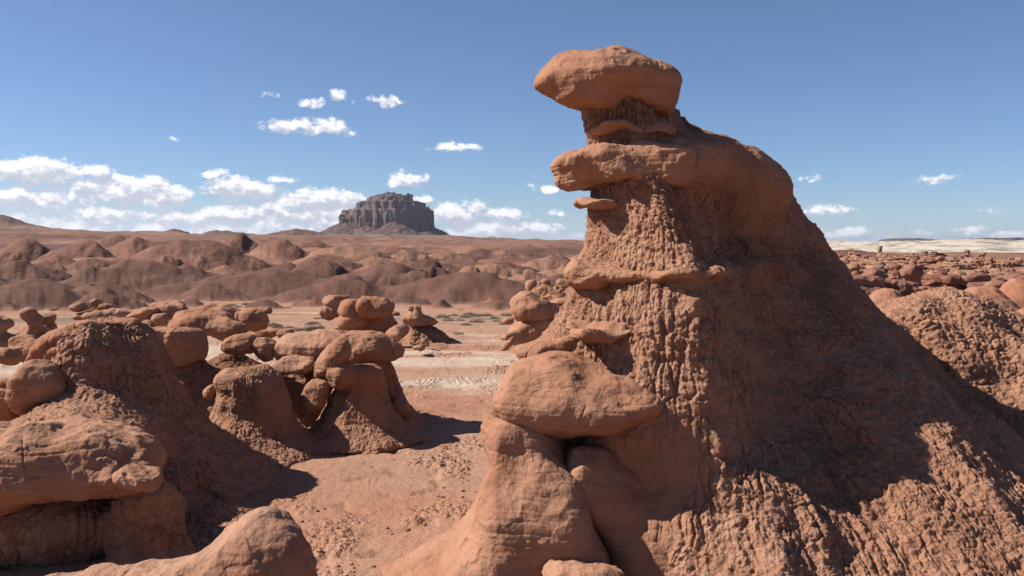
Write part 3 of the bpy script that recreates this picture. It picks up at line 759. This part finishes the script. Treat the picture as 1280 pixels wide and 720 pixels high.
def left_front():
    r = root_at(150, 600, 11.5, 'big crumbly clay goblin with a smooth capped shoulder, left foreground', 'hoodoo', 'hoodoo')
    dome = Prof(13.3, [(403, 100, 158, .5, .5, 132), (409, 88, 176, .8, .7, 134), (422, 76, 188, 1.0, .9, 136), (445, 70, 196, 1.12, 1.1, 138), (480, 62, 206, 1.25, 1.3, 140), (520, 46, 226, 1.4, 1.5, 145), (555, 30, 262, 1.6, 1.8, 150), (580, 10, 300, 1.8, 2.0, 155), (603, -30, 342, 2.1, 2.4, 160), (640, -90, 400, 2.6, 2.8, 160)], n=2.1, k=.2)
    blob('clay_dome', [dome, E(92, 556, 11.5, 82, 44, 100, clay=.6, k=.4), E(60, 655, 10.35, 90, 55, 60, clay=.7, k=.3)], .05, R, r, sub=2, wob=.07, zmin=-.15, amp=.9, ctr=W(135, 500, 13.3), R0=1.4, flow_k=.8)
    blob('summit_ledge', [E(92, 417, 12.85, 36, 10, 46, ry=-16, n=2.3), E(128, 407, 13.05, 26, 7, 36, k=.1), E(158, 405, 13.4, 16, 5, 20, k=.08, ry=-10), E(64, 441, 12.8, 26, 12, 34, k=.15, ry=-45), E(48, 462, 12.8, 22, 16, 30, k=.15, ry=-50), E(74, 441, 12.5, 16, 8, 16, k=.06, ry=-20)], .03, R, r, sub=2, wob=.06, wf=2.2)
    s = root_at(70, 640, 10.2, 'broad smooth sandstone slab jutting out over a shaded hollow, left foreground', 'rock slab', 'rock_slab')
    blob('slab', [E(55, 576, 10.05, 118, 34, 95, n=2.4, ry=4, cuts=3), E(-40, 602, 10., 90, 50, 80, k=.4), E(112, 562, 10.35, 60, 22, 75, k=.4, ry=20, cuts=0), E(150, 588, 9.9, 38, 13, 44, k=.2, ry=24, cuts=2), E(20, 612, 9.9, 70, 16, 60, k=.15, ry=-14)], .035, R, s, sub=2, wob=.09, wf=1.5)
    blob('slab_end', [E(172, 597, 9.6, 28, 14, 34, n=2.3, ry=12, cuts=3)], .022, R, s, sub=2, wob=.04, wf=3.)
    blob('clay_base', [E(55, 655, 10.4, 118, 50, 75, clay=.9), E(185, 645, 10.1, 46, 50, 40, clay=1., k=.2), Mound(190, 640, 10.0, 1.2, .9, .8, k=.2), E(-60, 650, 10.1, 70, 60, 60, clay=.7, k=.2), Mound(262, 638, 11.6, .45, 1.25, 1.0, top=.6, k=.2, gul=.3)], .04, R, s, sub=2, wob=.06, zmin=-.15, amp=.9, R0=1.)
    one('boulder', 'egg-shaped smooth boulder leaning on the left side of the crumbly dome', 'boulder', [E(46, 488, 12.0, 30, 35, 32, n=2.2, ry=14, cuts=3)], .03, 2)
    one('boulder', 'rounded boulder half cut by the left edge, its top behind another', 'boulder', [E(-4, 492, 13.4, 24, 20, 26, n=2.2)], .03, 1)
    one('boulder', 'rounded shaded boulder cut by the left edge, resting above the broad slab', 'boulder', [E(-6, 510, 12.2, 28, 22, 28, n=2.2)], .03, 1)
    one('rock_dome', 'smooth orange rock dome rising from the bottom edge, nearest of the left rocks', 'rock dome',
        [E(322, 720, 6.9, 58, 76, 60, n=2.2, ry=4), E(245, 760, 6.8, 130, 66, 80, k=.35, ry=-24), E(120, 800, 6.8, 160, 80, 90, k=.35, ry=-10)], .035, 2, wob=.05, zmin=-.15)
left_front()

def clusters():
    # clay ground that carries the left middle cluster
    one('clay_mound', 'brown clay mound under the block-shaped boulder, left of centre', 'mound',
        [Mound(222, 441, 16.5, 1.6, 1.9, 1.7, top=.3, k=.3, gul=.2), Mound(290, 440, 17.8, 1.4, 1.7, 1.3, top=.3, k=.3), Mound(370, 455, 17.9, 1.3, 1.8, 1.2, top=.3, k=.3, seed=3)], 0.081, 2, wob=.08, zmin=-.15, amp=.7, cnoise=.3)
    one('boulder', 'large squarish boulder with two hollows in its face, perched on clay', 'boulder',
        [E(220, 430, 16.2, 40, 25, 30, n=2.9, ry=2, cuts=2), E(202, 422, 15.78, 9, 12, 9, k=-.12), E(236, 424, 15.75, 8, 9, 8, k=-.10)], 0.038, 2, wob=.06, wf=1.8)
    one('boulder', 'narrow upright boulder wedged behind the squarish boulder, on its left', 'boulder', [E(177, 418, 16.9, 11, 18, 12, ry=8)], 0.041, 1)
    one('rock_slab', 'long low humped slab behind the squarish boulder', 'rock slab', [E(258, 404, 18.5, 46, 15, 34, n=2.3, ry=4), E(232, 398, 18.6, 20, 12, 20, k=.1), E(288, 414, 18.3, 22, 10, 18, k=.1)], 0.047, 1)
    one('rock_slab', 'smaller pale humped slab farthest back on the cluster skyline', 'rock slab', [E(272, 390, 21.5, 32, 7, 30, n=2.3, ry=6), E(295, 398, 21.3, 14, 7, 14, k=.1)], 0.054, 1)
    one('boulder', 'pointed boulder with a dark right face on top of the cluster', 'boulder', [E(318, 401, 19.5, 17, 12, 15, n=2.6, ry=26)], 0.041, 1)
    one('boulder', 'small round boulder right of the pointed one, just above the long slab', 'boulder', [E(357, 418, 20., 11, 6, 10)], 0.041, 1)
    one('boulder', 'flat dark boulder low behind the pointed one', 'boulder', [E(334, 417, 20.2, 18, 6, 12)], 0.041, 1)
    one('boulder', 'smooth oblong boulder poking left between the squarish boulder and long slab', 'boulder', [E(302, 430, 17.2, 26, 12, 20, ry=-6, n=2.2), E(290, 434, 17.1, 16, 9, 14, k=.1)], 0.038, 2)
    one('boulder', 'orange rounded block at the left end of the long slab', 'boulder', [E(331, 435, 17.2, 17, 14, 17, n=2.5, ry=10)], 0.034, 2)
    # the long humped slab on its skirt
    r = root_at(430, 520, 18., 'wide low goblin with a long humped cap slab and flaring clay skirt', 'hoodoo', 'hoodoo')
    blob('cap_slab', [E(425, 433, 17.4, 72, 18, 44, n=2.4, ry=3, cuts=3), E(468, 432, 17.4, 38, 18, 38, k=.12, ry=14, cuts=2), E(450, 446, 17.0, 28, 12, 26, k=.12, ry=-24), E(368, 436, 17.4, 28, 13, 30, k=.15), E(352, 440, 17.2, 8, 15, 14, k=.06, ry=-12)], 0.047, R, r, sub=2, wob=.06, wf=1.6)
    blob('clay_skirt', [Prof(17.8, [(446, 424, 484, .5, .5), (470, 418, 490, .6, .6), (500, 410, 506, .75, .8), (520, 400, 524, .9, 1.), (540, 380, 548, 1.2, 1.2), (548, 360, 565, 1.5, 1.4)], k=.2, clay=.75), Mound(400, 450, 18.1, 1.5, 1.6, 1.1, top=.3, k=.3)], 0.061, R, r, sub=2, wob=.07, zmin=-.12, amp=.8)
    one('rock_slab', 'leaf-shaped slab lying under the long cap slab, left of the leaning boulder', 'rock slab', [E(371, 457, 16.6, 31, 10, 24, n=1.9, ry=-5)], 0.034, 2)
    one('boulder', 'tall smooth boulder leaning right against the long slab', 'boulder', [E(415, 449, 15.95, 15, 29, 20, n=2.4, ry=30, cuts=3)], 0.034, 2)
    one('boulder', 'egg-shaped boulder standing between the two small goblins, half in shade', 'boulder', [E(394, 494, 15.9, 14, 23, 18, n=2.2, ry=30, cuts=2)], 0.034, 2)
    r = root_at(450, 535, 16.4, 'small goblin with a round knob head and fluted skirt, front of the cluster', 'hoodoo', 'hoodoo')
    blob('head_slab', [E(427, 470, 15.85, 17, 13, 18, n=2.2, cuts=2)], 0.030, R, r, sub=2, wob=.05, wf=2.5)
    blob('clay_skirt', [E(450, 470, 16.2, 26, 14, 24, clay=0, k=.15, n=2.3), Prof(16.3, [(462, 424, 474, .38, .4), (480, 421, 477, .45, .45), (500, 414, 484, .55, .55), (520, 402, 496, .75, .75), (535, 388, 510, .95, .95), (548, 360, 535, 1.3, 1.2)], k=.15, clay=.8)], 0.047, R, r, sub=2, wob=.06, zmin=-.12, amp=.7, cnoise=.3)
    one('boulder', 'smooth slanted boulder at the right foot of the knob-headed goblin', 'boulder', [E(498, 512, 17.2, 13, 17, 16, ry=-38, n=2.3)], 0.034, 2)
    r = root_at(312, 550, 15.6, 'squat round goblin with a crumbly rounded crown, left of the knob-headed one', 'hoodoo', 'hoodoo')
    blob('body', [Prof(15.5, [(460, 300, 330, .2, .25), (464, 288, 342, .4, .4), (475, 276, 352, .55, .55), (495, 272, 358, .6, .6), (515, 270, 362, .65, .7), (535, 262, 374, .85, .85), (550, 240, 392, 1.1, 1.1), (566, 205, 420, 1.5, 1.4)], clay=.85, k=.1), E(292, 476, 15.25, 22, 15, 20, clay=0, k=.12), E(286, 503, 15.2, 16, 10, 14, clay=.2, k=.1)], 0.047, R, r, sub=2, wob=.07, zmin=-.12, amp=.7, cnoise=.4)
    blob('side_knob', [E(264, 490, 15.4, 12, 11, 12, n=2.4)], 0.027, R, r, sub=2, wob=.05, wf=3.)
    one('boulder', 'small rounded stone on the ground left of the squat goblin', 'boulder', [E(246, 528, 14.9, 11, 8, 10, ry=-20, n=2.3)], 0.027, 2)
    one('boulder', 'tiny dark stone just above the small rounded stone, beside the dome shadow', 'boulder', [E(249, 519, 15.2, 7, 4, 8)], 0.027, 1)
clusters()

def back_left():
    """the row of mushroom rocks behind the left foreground"""
    one('mushroom_rock', 'dark mushroom-shaped rock with a ball cap, seen above the left shoulder ledge', 'hoodoo', [E(34, 393, 24, 9, 6, 9), E(44, 401, 24.1, 9, 9, 9, k=.05), E(40, 413, 24.2, 14, 10, 14, k=.1), E(60, 397, 24.6, 9, 6, 9, k=.05), E(60, 414, 24.6, 11, 15, 12, k=.1), E(48, 428, 24.3, 22, 10, 20, k=.2, clay=.6)], .05  , 1, S=1.3, wob=.06)
    one('mushroom_rock', 'leaning mushroom rock cut by the left edge with a drooping cap', 'hoodoo', [E(-4, 402, 23, 16, 9, 14, ry=30), E(-6, 416, 23, 10, 14, 12, k=.08), E(-6, 432, 23, 26, 12, 20, k=.2, clay=.7)], .05  , 1, S=1.3)
    one('rock', 'low angular rock between the left-edge mushroom rock and the dome', 'rock', [E(32, 432, 20.5, 18, 12, 18, n=2.5), E(8, 440, 20, 14, 5, 14, k=.1), E(46, 440, 20.3, 18, 14, 16, k=.2, clay=.5)], .05, 1)
    one('rock', 'small flat rock lying near the left edge below the mushroom rock', 'rock', [E(10, 446, 18.5, 18, 7, 14, ry=14)], .04, 1)
    r = root_at(150, 400, 25, 'long row of joined cap rocks on short pillars behind the crumbly dome', 'hoodoo', 'hoodoo')
    blob('cap_row', [E(122, 394, 24.5, 24, 6, 20, n=2.3, ry=-4), E(150, 392, 24.8, 22, 6, 20, k=.1), E(176, 390, 25, 18, 5, 16, k=.1, ry=-6), E(96, 396, 24.3, 10, 4, 10, k=.08)], .045, R, r, sub=1, S=1.3)
    blob('pillar', [E(118, 405, 24.9, 22, 9, 14, clay=.4), E(150, 402, 25.3, 20, 12, 14, clay=.5, k=.1)], .06, R, r, sub=1, S=1.3)
    one('boulder', 'rounded boulder sitting on the left end of the joined cap row', 'boulder', [E(98, 384, 24.4, 10, 5, 9, ry=-6, n=2.2)], .04, 1)
    one('boulder', 'small pointed rock standing on the joined cap row', 'boulder', [E(118, 379, 24.8, 7, 5, 8, n=1.8, ry=-12), E(130, 384, 24.8, 9, 3, 8, k=.06)], .035, 1)
    one('boulder', 'big dark boulder with a hollow in its top, behind the squarish boulder', 'boulder', [E(213, 387, 22, 24, 12, 20, n=2.5, ry=4), E(206, 381, 21.4, 6, 3, 6, k=-.08)], .04, 1)
    one('mushroom_rock', 'cluster of small caps and stems left of the big dark boulder', 'hoodoo', [E(186, 388, 21.5, 10, 4, 10), E(174, 394, 21.5, 14, 4, 12, ry=-10, k=.04), E(182, 404, 21.6, 9, 11, 9, k=.06), E(197, 400, 21.4, 9, 9, 9, k=.04)], .04, 1)
    one('boulder', 'small brown rock spike at the right end of the far humped slab', 'boulder', [E(297, 398, 21, 5, 9, 6, n=1.8)], .04, 1)
back_left()

def mid():
    r = root_at(460, 412, 34, 'wide double-headed hoodoo with a dark base, standing mid-distance', 'hoodoo', 'hoodoo')
    blob('cap_rock', [E(439, 386, 33.5, 15, 10, 16, n=3)], .06, R, r, sub=1, S=1.6)
    blob('cap_rock', [E(470, 383, 33.5, 21, 13, 20, n=3.2), E(456, 384, 33.2, 8, 11, 12, k=.1, n=2.5)], .06, R, r, sub=1, S=1.6)
    blob('pedestal', [E(468, 400, 34, 21, 18, 18, n=2.6), E(441, 401, 33.5, 17, 10, 16, n=2.4, k=.15), E(428, 404, 33.3, 7, 5, 8, k=.1), E(475, 410, 34.2, 23, 12, 18, k=.3, clay=.3), E(470, 396, 33.4, 5, 4, 5, k=-.1), E(481, 408, 33.3, 5, 4, 5, k=-.1)], .065, R, r, sub=1, S=1.6, wob=.1)
    one('mushroom_rock', 'small dark overhanging rock just left of the double-headed hoodoo', 'hoodoo', [E(414, 377, 37, 11, 6, 10, ry=-8), E(417, 384, 37, 7, 8, 8, k=.1), E(424, 372, 38, 12, 3, 10, k=.1), E(412, 390, 37, 14, 5, 12, k=.2, clay=1)], .07, 1, S=1.6)
    r = root_at(525, 412, 33, 'little round-topped hoodoo on a wide clay skirt, right of the double-headed one', 'hoodoo', 'hoodoo')
    blob('cap_rock', [E(519, 385, 32, 8.5, 4, 8, n=2.4)], .045, R, r, sub=1, S=1.4)
    blob('pedestal', [E(519, 391, 32, 7, 8, 7), E(522, 401, 32.1, 18, 8, 15, k=.25, n=2.3), E(540, 402, 32.2, 11, 4, 9, k=.12), E(510, 398, 31.9, 8, 5, 8, k=.1)], .05, R, r, sub=1, S=1.4)
    blob('clay_skirt', [Mound(524, 405, 32.3, .75, 1.35, 1.2, top=.4, gul=.2, clay=1)], .055, R, r, sub=1, S=1.5, zmin=-.6)
    one('rock_slab', 'tilted flat slab propped at the left foot of the little hoodoo', 'rock slab', [E(495, 417, 30.5, 15, 7, 10, ry=-28, n=2.3)], .05, 1, S=1.4)
    for px, py, Y, a, h, lab in [(532, 427, 29.5, 5, 4, 'small dark stone on the sand below the little hoodoo'), (522, 434.5, 28, 6, 2.5, 'low flat stone on the sand below the small dark stone'),
                                 (577, 379, 52, 4.5, 3, 'lone dark stone on the pale flat beyond the little hoodoo'), (492, 392, 36.5, 7, 3, 'grey stone lump between the two mid-distance hoodoos'),
                                 (590, 368, 66, 7, 2.5, 'low brown lump at the foot of the far orange hills'), (508, 371, 60, 5, 2.5, 'low brown rock behind the double-headed hoodoo'),
                                 (330, 388, 38, 10, 5, 'low brown clay hummock on the flat behind the pointed boulder'), (303, 390, 37, 9, 5, 'dark clay hummock beside the brown hummock, behind the humped slabs')]:
        if Y > 34: Y = float(floor_at(px, py+h*.8)[1])
        one('stone', lab, 'stone', [E(px, py, Y, a, h, a, n=2.3), E(px+a*.5, py+h*.5, Y, a*.6, h*.6, a*.6, k=.05)], a/FPX*Y/5, 1, S=1.5)
    # right of centre, half behind the tall hoodoo
    r = root_at(665, 435, 27, 'blunt two-tiered hoodoo half hidden behind the left foot of the tall one', 'hoodoo', 'hoodoo')
    blob('cap_rock', [E(663, 385, 27, 23, 19, 24, n=2.4, ry=20), E(676, 392, 27.1, 20, 17, 20, k=.2)], .05, R, r, sub=1, S=1.4)
    blob('pedestal', [E(668, 415, 27, 34, 17, 28, n=2.3, ry=-14), E(648, 418, 26.7, 22, 7, 18, k=.12, ry=-6), E(690, 412, 27.3, 26, 22, 24, k=.2), E(690, 432, 27.3, 40, 16, 30, k=.3, clay=.8)], .055, R, r, sub=1, S=1.4)
    one('rock_slab', 'thin dark slab leaning under the chin of the two-tiered hoodoo', 'rock slab', [E(636, 430, 25.8, 4.5, 13, 8, ry=38, n=2.4)], .035, 1)
    one('boulder', 'small brown boulder behind the two-tiered hoodoo, on its left', 'boulder', [E(634, 401, 29, 7, 4, 7)], .04, 1)
    r = root_at(700, 405, 29, 'stack of flat ledges beside the two-tiered hoodoo, against the tall one', 'hoodoo', 'hoodoo')
    blob('ledge', [E(704, 377, 29.5, 18, 4, 16, ry=-4), E(716, 384, 29.3, 14, 5, 14, k=.05, ry=-10), E(690, 372, 29.8, 14, 4, 14, k=.05)], .05, R, r, sub=1, S=1.4)
    blob('pedestal', [E(712, 398, 29.5, 20, 16, 20, n=2.4), E(693, 392, 29.6, 6, 12, 8, k=.06, ry=-10)], .06, R, r, sub=1, S=1.4)
    xs = [(664, 356, 6, 5), (675, 357, 4.5, 5), (682, 354, 5, 4), (709, 353, 12, 4)]
    r = root_at(690, 368, 50, 'low clay ridge with a row of small knobs, far beyond the two-tiered hoodoo', 'hoodoo', 'hoodoo')
    blob('clay_ridge', [Mound(690, 358, 50, 1.6, 2.6, 1.5, top=.5, gul=.3), Mound(715, 357, 50, 1.6, 2., 1.5, top=.5, gul=.3)], .12, R, r, sub=1, S=2.5, zmin=-2)
    for x, y, a, h in xs: blob('knob', [E(x, y, 50, a, h, a, n=2.6), E(x, y+5, 50, a*.8, 5, a, k=.1)], .1, R, r, sub=1, S=2.)
mid()

def right_side():
    one('clay_mound', 'pinkish crumbly clay mound behind the right slope of the tall hoodoo', 'mound',
        [Mound(1175, 366, 15.5, 3., 3.4, 2.6, top=.5, gul=.2, p=1.1), Mound(1330, 440, 14.2, 2.2, 3., 2.2, top=.4, k=.4, seed=5), Mound(1090, 400, 16.5, 2.6, 2.2, 2., top=.4, k=.4, seed=8)], .075, 2, wob=.1, zmin=-.1, amp=1.3, R0=60.)
    lab = ['smooth orange sandstone hump left of the dark rock row, behind the clay mound', 'big smooth orange dome behind the crumbly clay mound, far right', 'orange rounded hump cut by the right edge, above the next one',
           'low orange hump at the right edge, nearest of the smooth humps', 'orange hump tucked in front of the big smooth dome']
    for i, (px, py, Y, h, a, b) in enumerate([(1105, 362, 31, 2.4, 1.7, 1.6), (1226, 357, 27, 2.9, 2.5, 2.), (1275, 349, 28, 3.1, 1.9, 1.9), (1292, 384, 23, 2.6, 1.7, 1.4), (1236, 380, 24, 2.2, 1.7, 1.3)]):
        one('rock_dome', lab[i], 'rock dome', [Mound(px, py, Y, h, a, b, top=.7, gul=.18, seed=i*2., clay=.12)], .08, 1, S=1.4, wob=.12, wf=.7, mat=M['dune'], rockamp=1.2, keep=lambda c: c[:, 2] > -.4)
right_side()
# ------------------------------------------------------------ goblin field, right
RF, RD = M['rockfar'], M['rockdark']
def proto(kind, mat):
    kw = dict(S=1.3, wob=.16, wf=1.4, rockamp=1.7)
    if kind == 0: pr = [EB(0, 0, 1.25, .75, .65, .38, n=2.6), EB(0, 0, .55, .45, .42, .7, k=.12), EB(0, 0, 0, .8, .7, .35, k=.3, clay=.6)]
    if kind == 1: pr = [EB(0, 0, .9, .95, .8, .28, n=2.8), EB(.1, 0, .45, 1., .9, .3, n=2.8, k=.05), EB(0, 0, 0, 1.1, 1., .35, k=.15)]
    if kind == 2: pr = [EB(-.1, 0, 1.4, .42, .42, .3, n=2.3), EB(.05, 0, .95, .5, .45, .26, n=2.3, k=.04), EB(0, 0, .4, .42, .4, .6, k=.08), EB(0, 0, -.05, .8, .7, .3, k=.3, clay=.7)]
    if kind == 3: pr = [EB(0, 0, .45, 1.1, .8, .5, n=2.5, ry=8), EB(.7, .2, .25, .6, .6, .4, k=.1)]
    if kind == 4: pr = [EB(-.6, 0, .75, .6, .55, .32, n=2.6), EB(.55, .1, .85, .65, .55, .3, n=2.6, k=.06, ry=-8), EB(-.55, 0, .3, .4, .4, .5, k=.1), EB(.5, .1, .35, .45, .4, .5, k=.1), EB(0, 0, -.1, 1.3, .8, .35, k=.3, clay=.6)]
    if kind == 5: pr = [EB(0, 0, .7, .5, .45, .75, n=2.2, ry=10), EB(.3, 0, .25, .6, .5, .35, k=.1)]
    if kind == 6: pr = [EB(0, 0, .75, 2.1, .9, .24, n=3), EB(.5, .1, .4, 2.3, 1., .26, n=3, k=.03), EB(-.3, 0, .05, 2.4, 1.1, .3, n=3, k=.05), EB(-1., 0, 1.05, .8, .6, .2, n=2.5, k=.03)]
    if kind == 7: pr = [EB(0, 0, .6, 1.5, .8, .3, n=2.8, ry=4), EB(1.5, .1, .75, .9, .7, .3, n=2.6, k=.03), EB(.3, 0, .15, 2.2, 1., .4, n=2.6, k=.06), EB(.9, 0, 1.15, .4, .4, .3, k=.05)]
    return blob('goblin_rock', pr, .1, mat, None, sub=1, zmin=-.3, **kw)
G1 = [proto(k, RF) for k in range(8)]; G2 = [proto(k, RD) for k in range(8)]
random.seed(5)
used = set()
def put(src, px, Y, s, label, group, sz=None, lift=0., rz=None, cat='goblin rock'):
    o = src if src.name not in used else src.copy()
    if o is not src: C.objects.link(o)
    used.add(src.name)
    x = (px-640)/FPX*Y; z = gz(x, Y)
    o.location = (x, Y, z-.05+lift); o.rotation_euler = (0, 0, random.uniform(0, 6.28) if rz is None else rz)
    k = sz or random.uniform(.7, 1.1); o.scale = (s, s*random.uniform(.8, 1.1), s*k)
    tag(o, label, cat, group); return o
big = [(1078, 40, 1.5, 1, 'stubby dark boulder at the left end of the dark rock row, against the tall hoodoo'), (1092, 41, 1.25, 0, 'dark capped rock second from the left in the dark row'),
       (1106, 42, 1.3, 6, 'layered dark slab rock left of the curved clay saddle'), (1122, 43, 1.35, 4, 'twin-capped dark rock beside the curved clay saddle'), (1140, 45, 1.3, 0, 'dark capped rock at the top of the curved clay saddle'),
       (1163, 47, 1.2, 7, 'low humped dark rock in the middle of the dark row'), (1186, 46, 1.35, 6, 'flat layered dark rock just left of the round-topped pair'), (1206, 45, 1.6, 4, 'twin-capped dark rock above the clay mound summit'),
       (1236, 43, 1.7, 3, 'large round-topped dark rock left of the orange block'), (1262, 46, 1.5, 4, 'twin-capped dark rock near the right edge behind the smooth dome')]
for px, Y, s, k, lab in big: put(G2[k], px, Y, s*.62, lab, 'dark goblins in a row at the front of the field', rz=.15*((k % 4)-2))
o = blob('boulder', [E(1247, 358, 29, 15, 6, 12, n=3), E(1240, 364, 29, 12, 3, 12, k=.03)], .05, RF, None, sub=1, S=1.4); tag(o, 'square orange block perched on the big smooth dome', 'boulder')
n = 0
while n < 280:
    Y = 46*math.exp(random.random()**1.15*1.3); px = random.uniform(1040, 1345)
    row = HOR+(H-gz((px-640)/FPX*Y, Y))*FPX/Y
    ridge = perlin(np.array([[px/40., math.log(Y)*3., 3.3]]))[0]
    if ridge < -.15: continue
    if 1150 < px < 1195 and 90 < Y < 115: continue
    s = random.uniform(.38, .78)*(Y/45)**.25
    dark = Y < 62 and random.random() < .5
    kk = random.choice([0, 1, 2, 3, 4, 5, 6, 6, 7, 7])
    put((G2 if dark else G1)[kk], px, Y, s, 'weathered goblin rock crowded among many alike in the distant field, right', 'goblin rocks crowding the distant field', rz=random.uniform(-.5, .5) if kk > 5 else None); n += 1
put(G1[2], 1209, 150, 1., 'lone pillar goblin sticking up above the field skyline, right', None, sz=1.2, cat='goblin rock')
put(G1[0], 1290, 120, 1.1, 'rounded goblin standing out at the right edge of the field skyline', None, sz=1.1)

# ------------------------------------------------------------ the big butte
def butte():
    Y = 2500.
    r = empty('butte', W(490, 299, Y)); tag(r, 'great flat-topped brown butte with fluted cliffs on the skyline', 'butte')
    cl = Prof(Y, [(241, 483, 492, 12, 20, 488), (243, 482, 494, 20, 30, 488), (243.6, 472, 503, 60, 60, 492), (246, 468, 507, 66, 66, 494), (246.6, 460, 513, 84, 80, 496), (252, 458, 516, 90, 84, 496), (252.8, 449, 529, 104, 95, 496), (257, 447, 531, 106, 95, 496),
                  (262, 446, 534, 108, 98, 496), (263, 430, 540, 118, 105, 496), (276, 427, 541, 122, 110, 496), (300, 424, 543, 125, 120, 496), (320, 420, 545, 125, 120, 496)], n=1.6, clay=0)
    lb = Ell(441, 285, Y-20, 15, 23, 26, n=5, clay=0, k=3.)
    def ex(G, D):
        q = G/np.array([13., 13., 120.], F32); f = perlin(q)*7+perlin(q*2.1+5)*5
        t = perlin(np.stack([G[..., 0]*.004, G[..., 1]*.004, G[..., 2]*.09], -1))*2.
        return D+f+t
    blob('cliff', [cl, lb, Ell(511, 247, Y-10, 4, 4, 8, n=4, cuts=0, k=2.)], 3.2, M['butte'], r, sub=1, S=60, wob=4., wf=.02, rockamp=.15, extra=ex, zmin=0)
    blob('talus_slope', [Mound(432, 276.5, Y-50, 75, 150, 130, top=.06, gul=.22, seed=1, k=5), Mound(463, 279, Y-80, 60, 90, 110, top=.1, gul=.3, seed=9, k=4), Mound(494, 275.5, Y-120, 75, 130, 130, top=.05, gul=.22, seed=3, k=4),
                         Mound(530, 290, Y-110, 55, 120, 130, top=.1, gul=.22, seed=5, k=4), Mound(530, 281, Y+10, 62, 115, 100, top=.3, gul=.1, seed=5, k=4),
                         Mound(371, 287, Y-60, 52, 110, 100, top=.1, gul=.22, seed=6, k=4), Mound(480, 291, Y-170, 50, 260, 160, top=.3, gul=.3, seed=7, k=6), Mound(560, 296, Y-120, 40, 200, 120, top=.3, gul=.3, seed=8, k=6)],
         6., M['butte'], r, sub=1, S=50, wob=5., wf=.02, amp=.5, zmin=-12)
butte()

# ------------------------------------------------------------ dry shrubs, crumbs of clay
def bush_mesh(seed):
    rg = np.random.default_rng(seed); V, Q = [], []
    for i in range(420):
        d = rg.normal(size=3); d[2] = abs(d[2])*.8; d /= np.linalg.norm(d); rr = rg.random()**.4
        p = d*rr*np.array([.5, .5, .38]); t = rg.normal(size=3); t[2] += .8; t /= np.linalg.norm(t); u = np.cross(t, rg.normal(size=3)); u /= np.linalg.norm(u)
        L, w_ = .09, .018; k = len(V)
        V += [p-u*w_, p+u*w_, p+t*L+u*w_*.5, p+t*L-u*w_*.5]; Q.append([k, k+1, k+2, k+3])
    return np.array(V), np.array(Q)
bs = [mesh_obj('shrub', *bush_mesh(i), M['scrub'], smooth=False) for i in range(3)]
n = 0
bands = [(240, 400, 379, 384), (340, 450, 404, 416), (535, 640, 392, 404), (500, 640, 372, 378), (620, 700, 366, 372), (0, 240, 372, 395), (300, 640, 374, 420), (420, 470, 384, 392), (12, 36, 418, 436)]
while n < 130:
    b = bands[n % 9]; p = floor_at(random.uniform(b[0], b[1]), random.uniform(b[2], b[3])); x, y = p[0], p[1]
    if y > 120: continue
    o = bs[n % 3]
    if n > 2: o = o.copy(); C.objects.link(o)
    s = random.uniform(.25, .7); o.location = (x, y, gz(x, y)-.02); o.rotation_euler = (0, 0, random.uniform(0, 6)); o.scale = (s*1.3, s*1.3, s*.8)
    tag(o, 'small grey-green desert shrub dotted among others on the sandy flat', 'shrub', 'desert shrubs on the flat'); n += 1

def crumbs():
    base = np.array([[-1, -1, -.6], [1, -1, -.6], [1, 1, -.6], [-1, 1, -.6], [-.7, -.7, .6], [.7, -.7, .6], [.7, .7, .6], [-.7, .7, .6]], F32)
    q0 = np.array([[0, 3, 2, 1], [4, 5, 6, 7], [0, 1, 5, 4], [1, 2, 6, 5], [2, 3, 7, 6], [3, 0, 4, 7]])
    N = 8000; yy = 8.5*np.exp(rng.random(N)*1.5).astype(F32); xx = (rng.random(N)*1.0-.62)*yy
    q = np.stack([xx, yy, 0*xx], -1); ok = fbm(q/1.7+9, 3)+.3*fbm(q/.5, 2)+.12*rng.normal(size=N) > .10
    xx, yy = xx[ok], yy[ok]; zz = terrain(xx.copy(), yy.copy())[0]
    s = (.006+.024*rng.random(len(xx))**3)[:, None, None]
    B = base[None]*(1+.35*rng.normal(size=(len(xx), 8, 3)))*s
    a = rng.random(len(xx))*6.3; c, sn = np.cos(a)[:, None], np.sin(a)[:, None]
    V = np.stack([B[..., 0]*c-B[..., 1]*sn+xx[:, None], B[..., 0]*sn+B[..., 1]*c+yy[:, None], B[..., 2]*.8+zz[:, None]+s[..., 0]*.3], -1).reshape(-1, 3)
    Q = (q0[None]+8*np.arange(len(xx))[:, None, None]).reshape(-1, 4)
    o = mesh_obj('gravel', V, Q, M['rock'], None, {'clay': np.ones(len(V))}, smooth=False); tag(o, kind='stuff')
crumbs()

# ------------------------------------------------------------ the air between here and the butte
m = bpy.data.materials.new('air'); m.use_nodes = True; t = NT(m.node_tree); t.n.clear()
out = t.new('ShaderNodeOutputMaterial'); v = t.new('ShaderNodeVolumePrincipled', {'Color': c4(.75, .84, 1.), 'Density': .00004, 'Anisotropy': .3}); t.l.new(v.outputs[0], out.inputs[1])
L = 42000.; b, tp = -60., 190.
V = np.array([[x, y, z] for x in (-L, L) for y in (-L, L) for z in (b, tp)], F32)
Qh = np.array([[0, 1, 3, 2], [4, 6, 7, 5], [0, 4, 5, 1], [2, 3, 7, 6], [0, 2, 6, 4], [1, 5, 7, 3]])
hz_ = mesh_obj('haze', V, Qh, m, smooth=False); tag(hz_, kind='stuff')
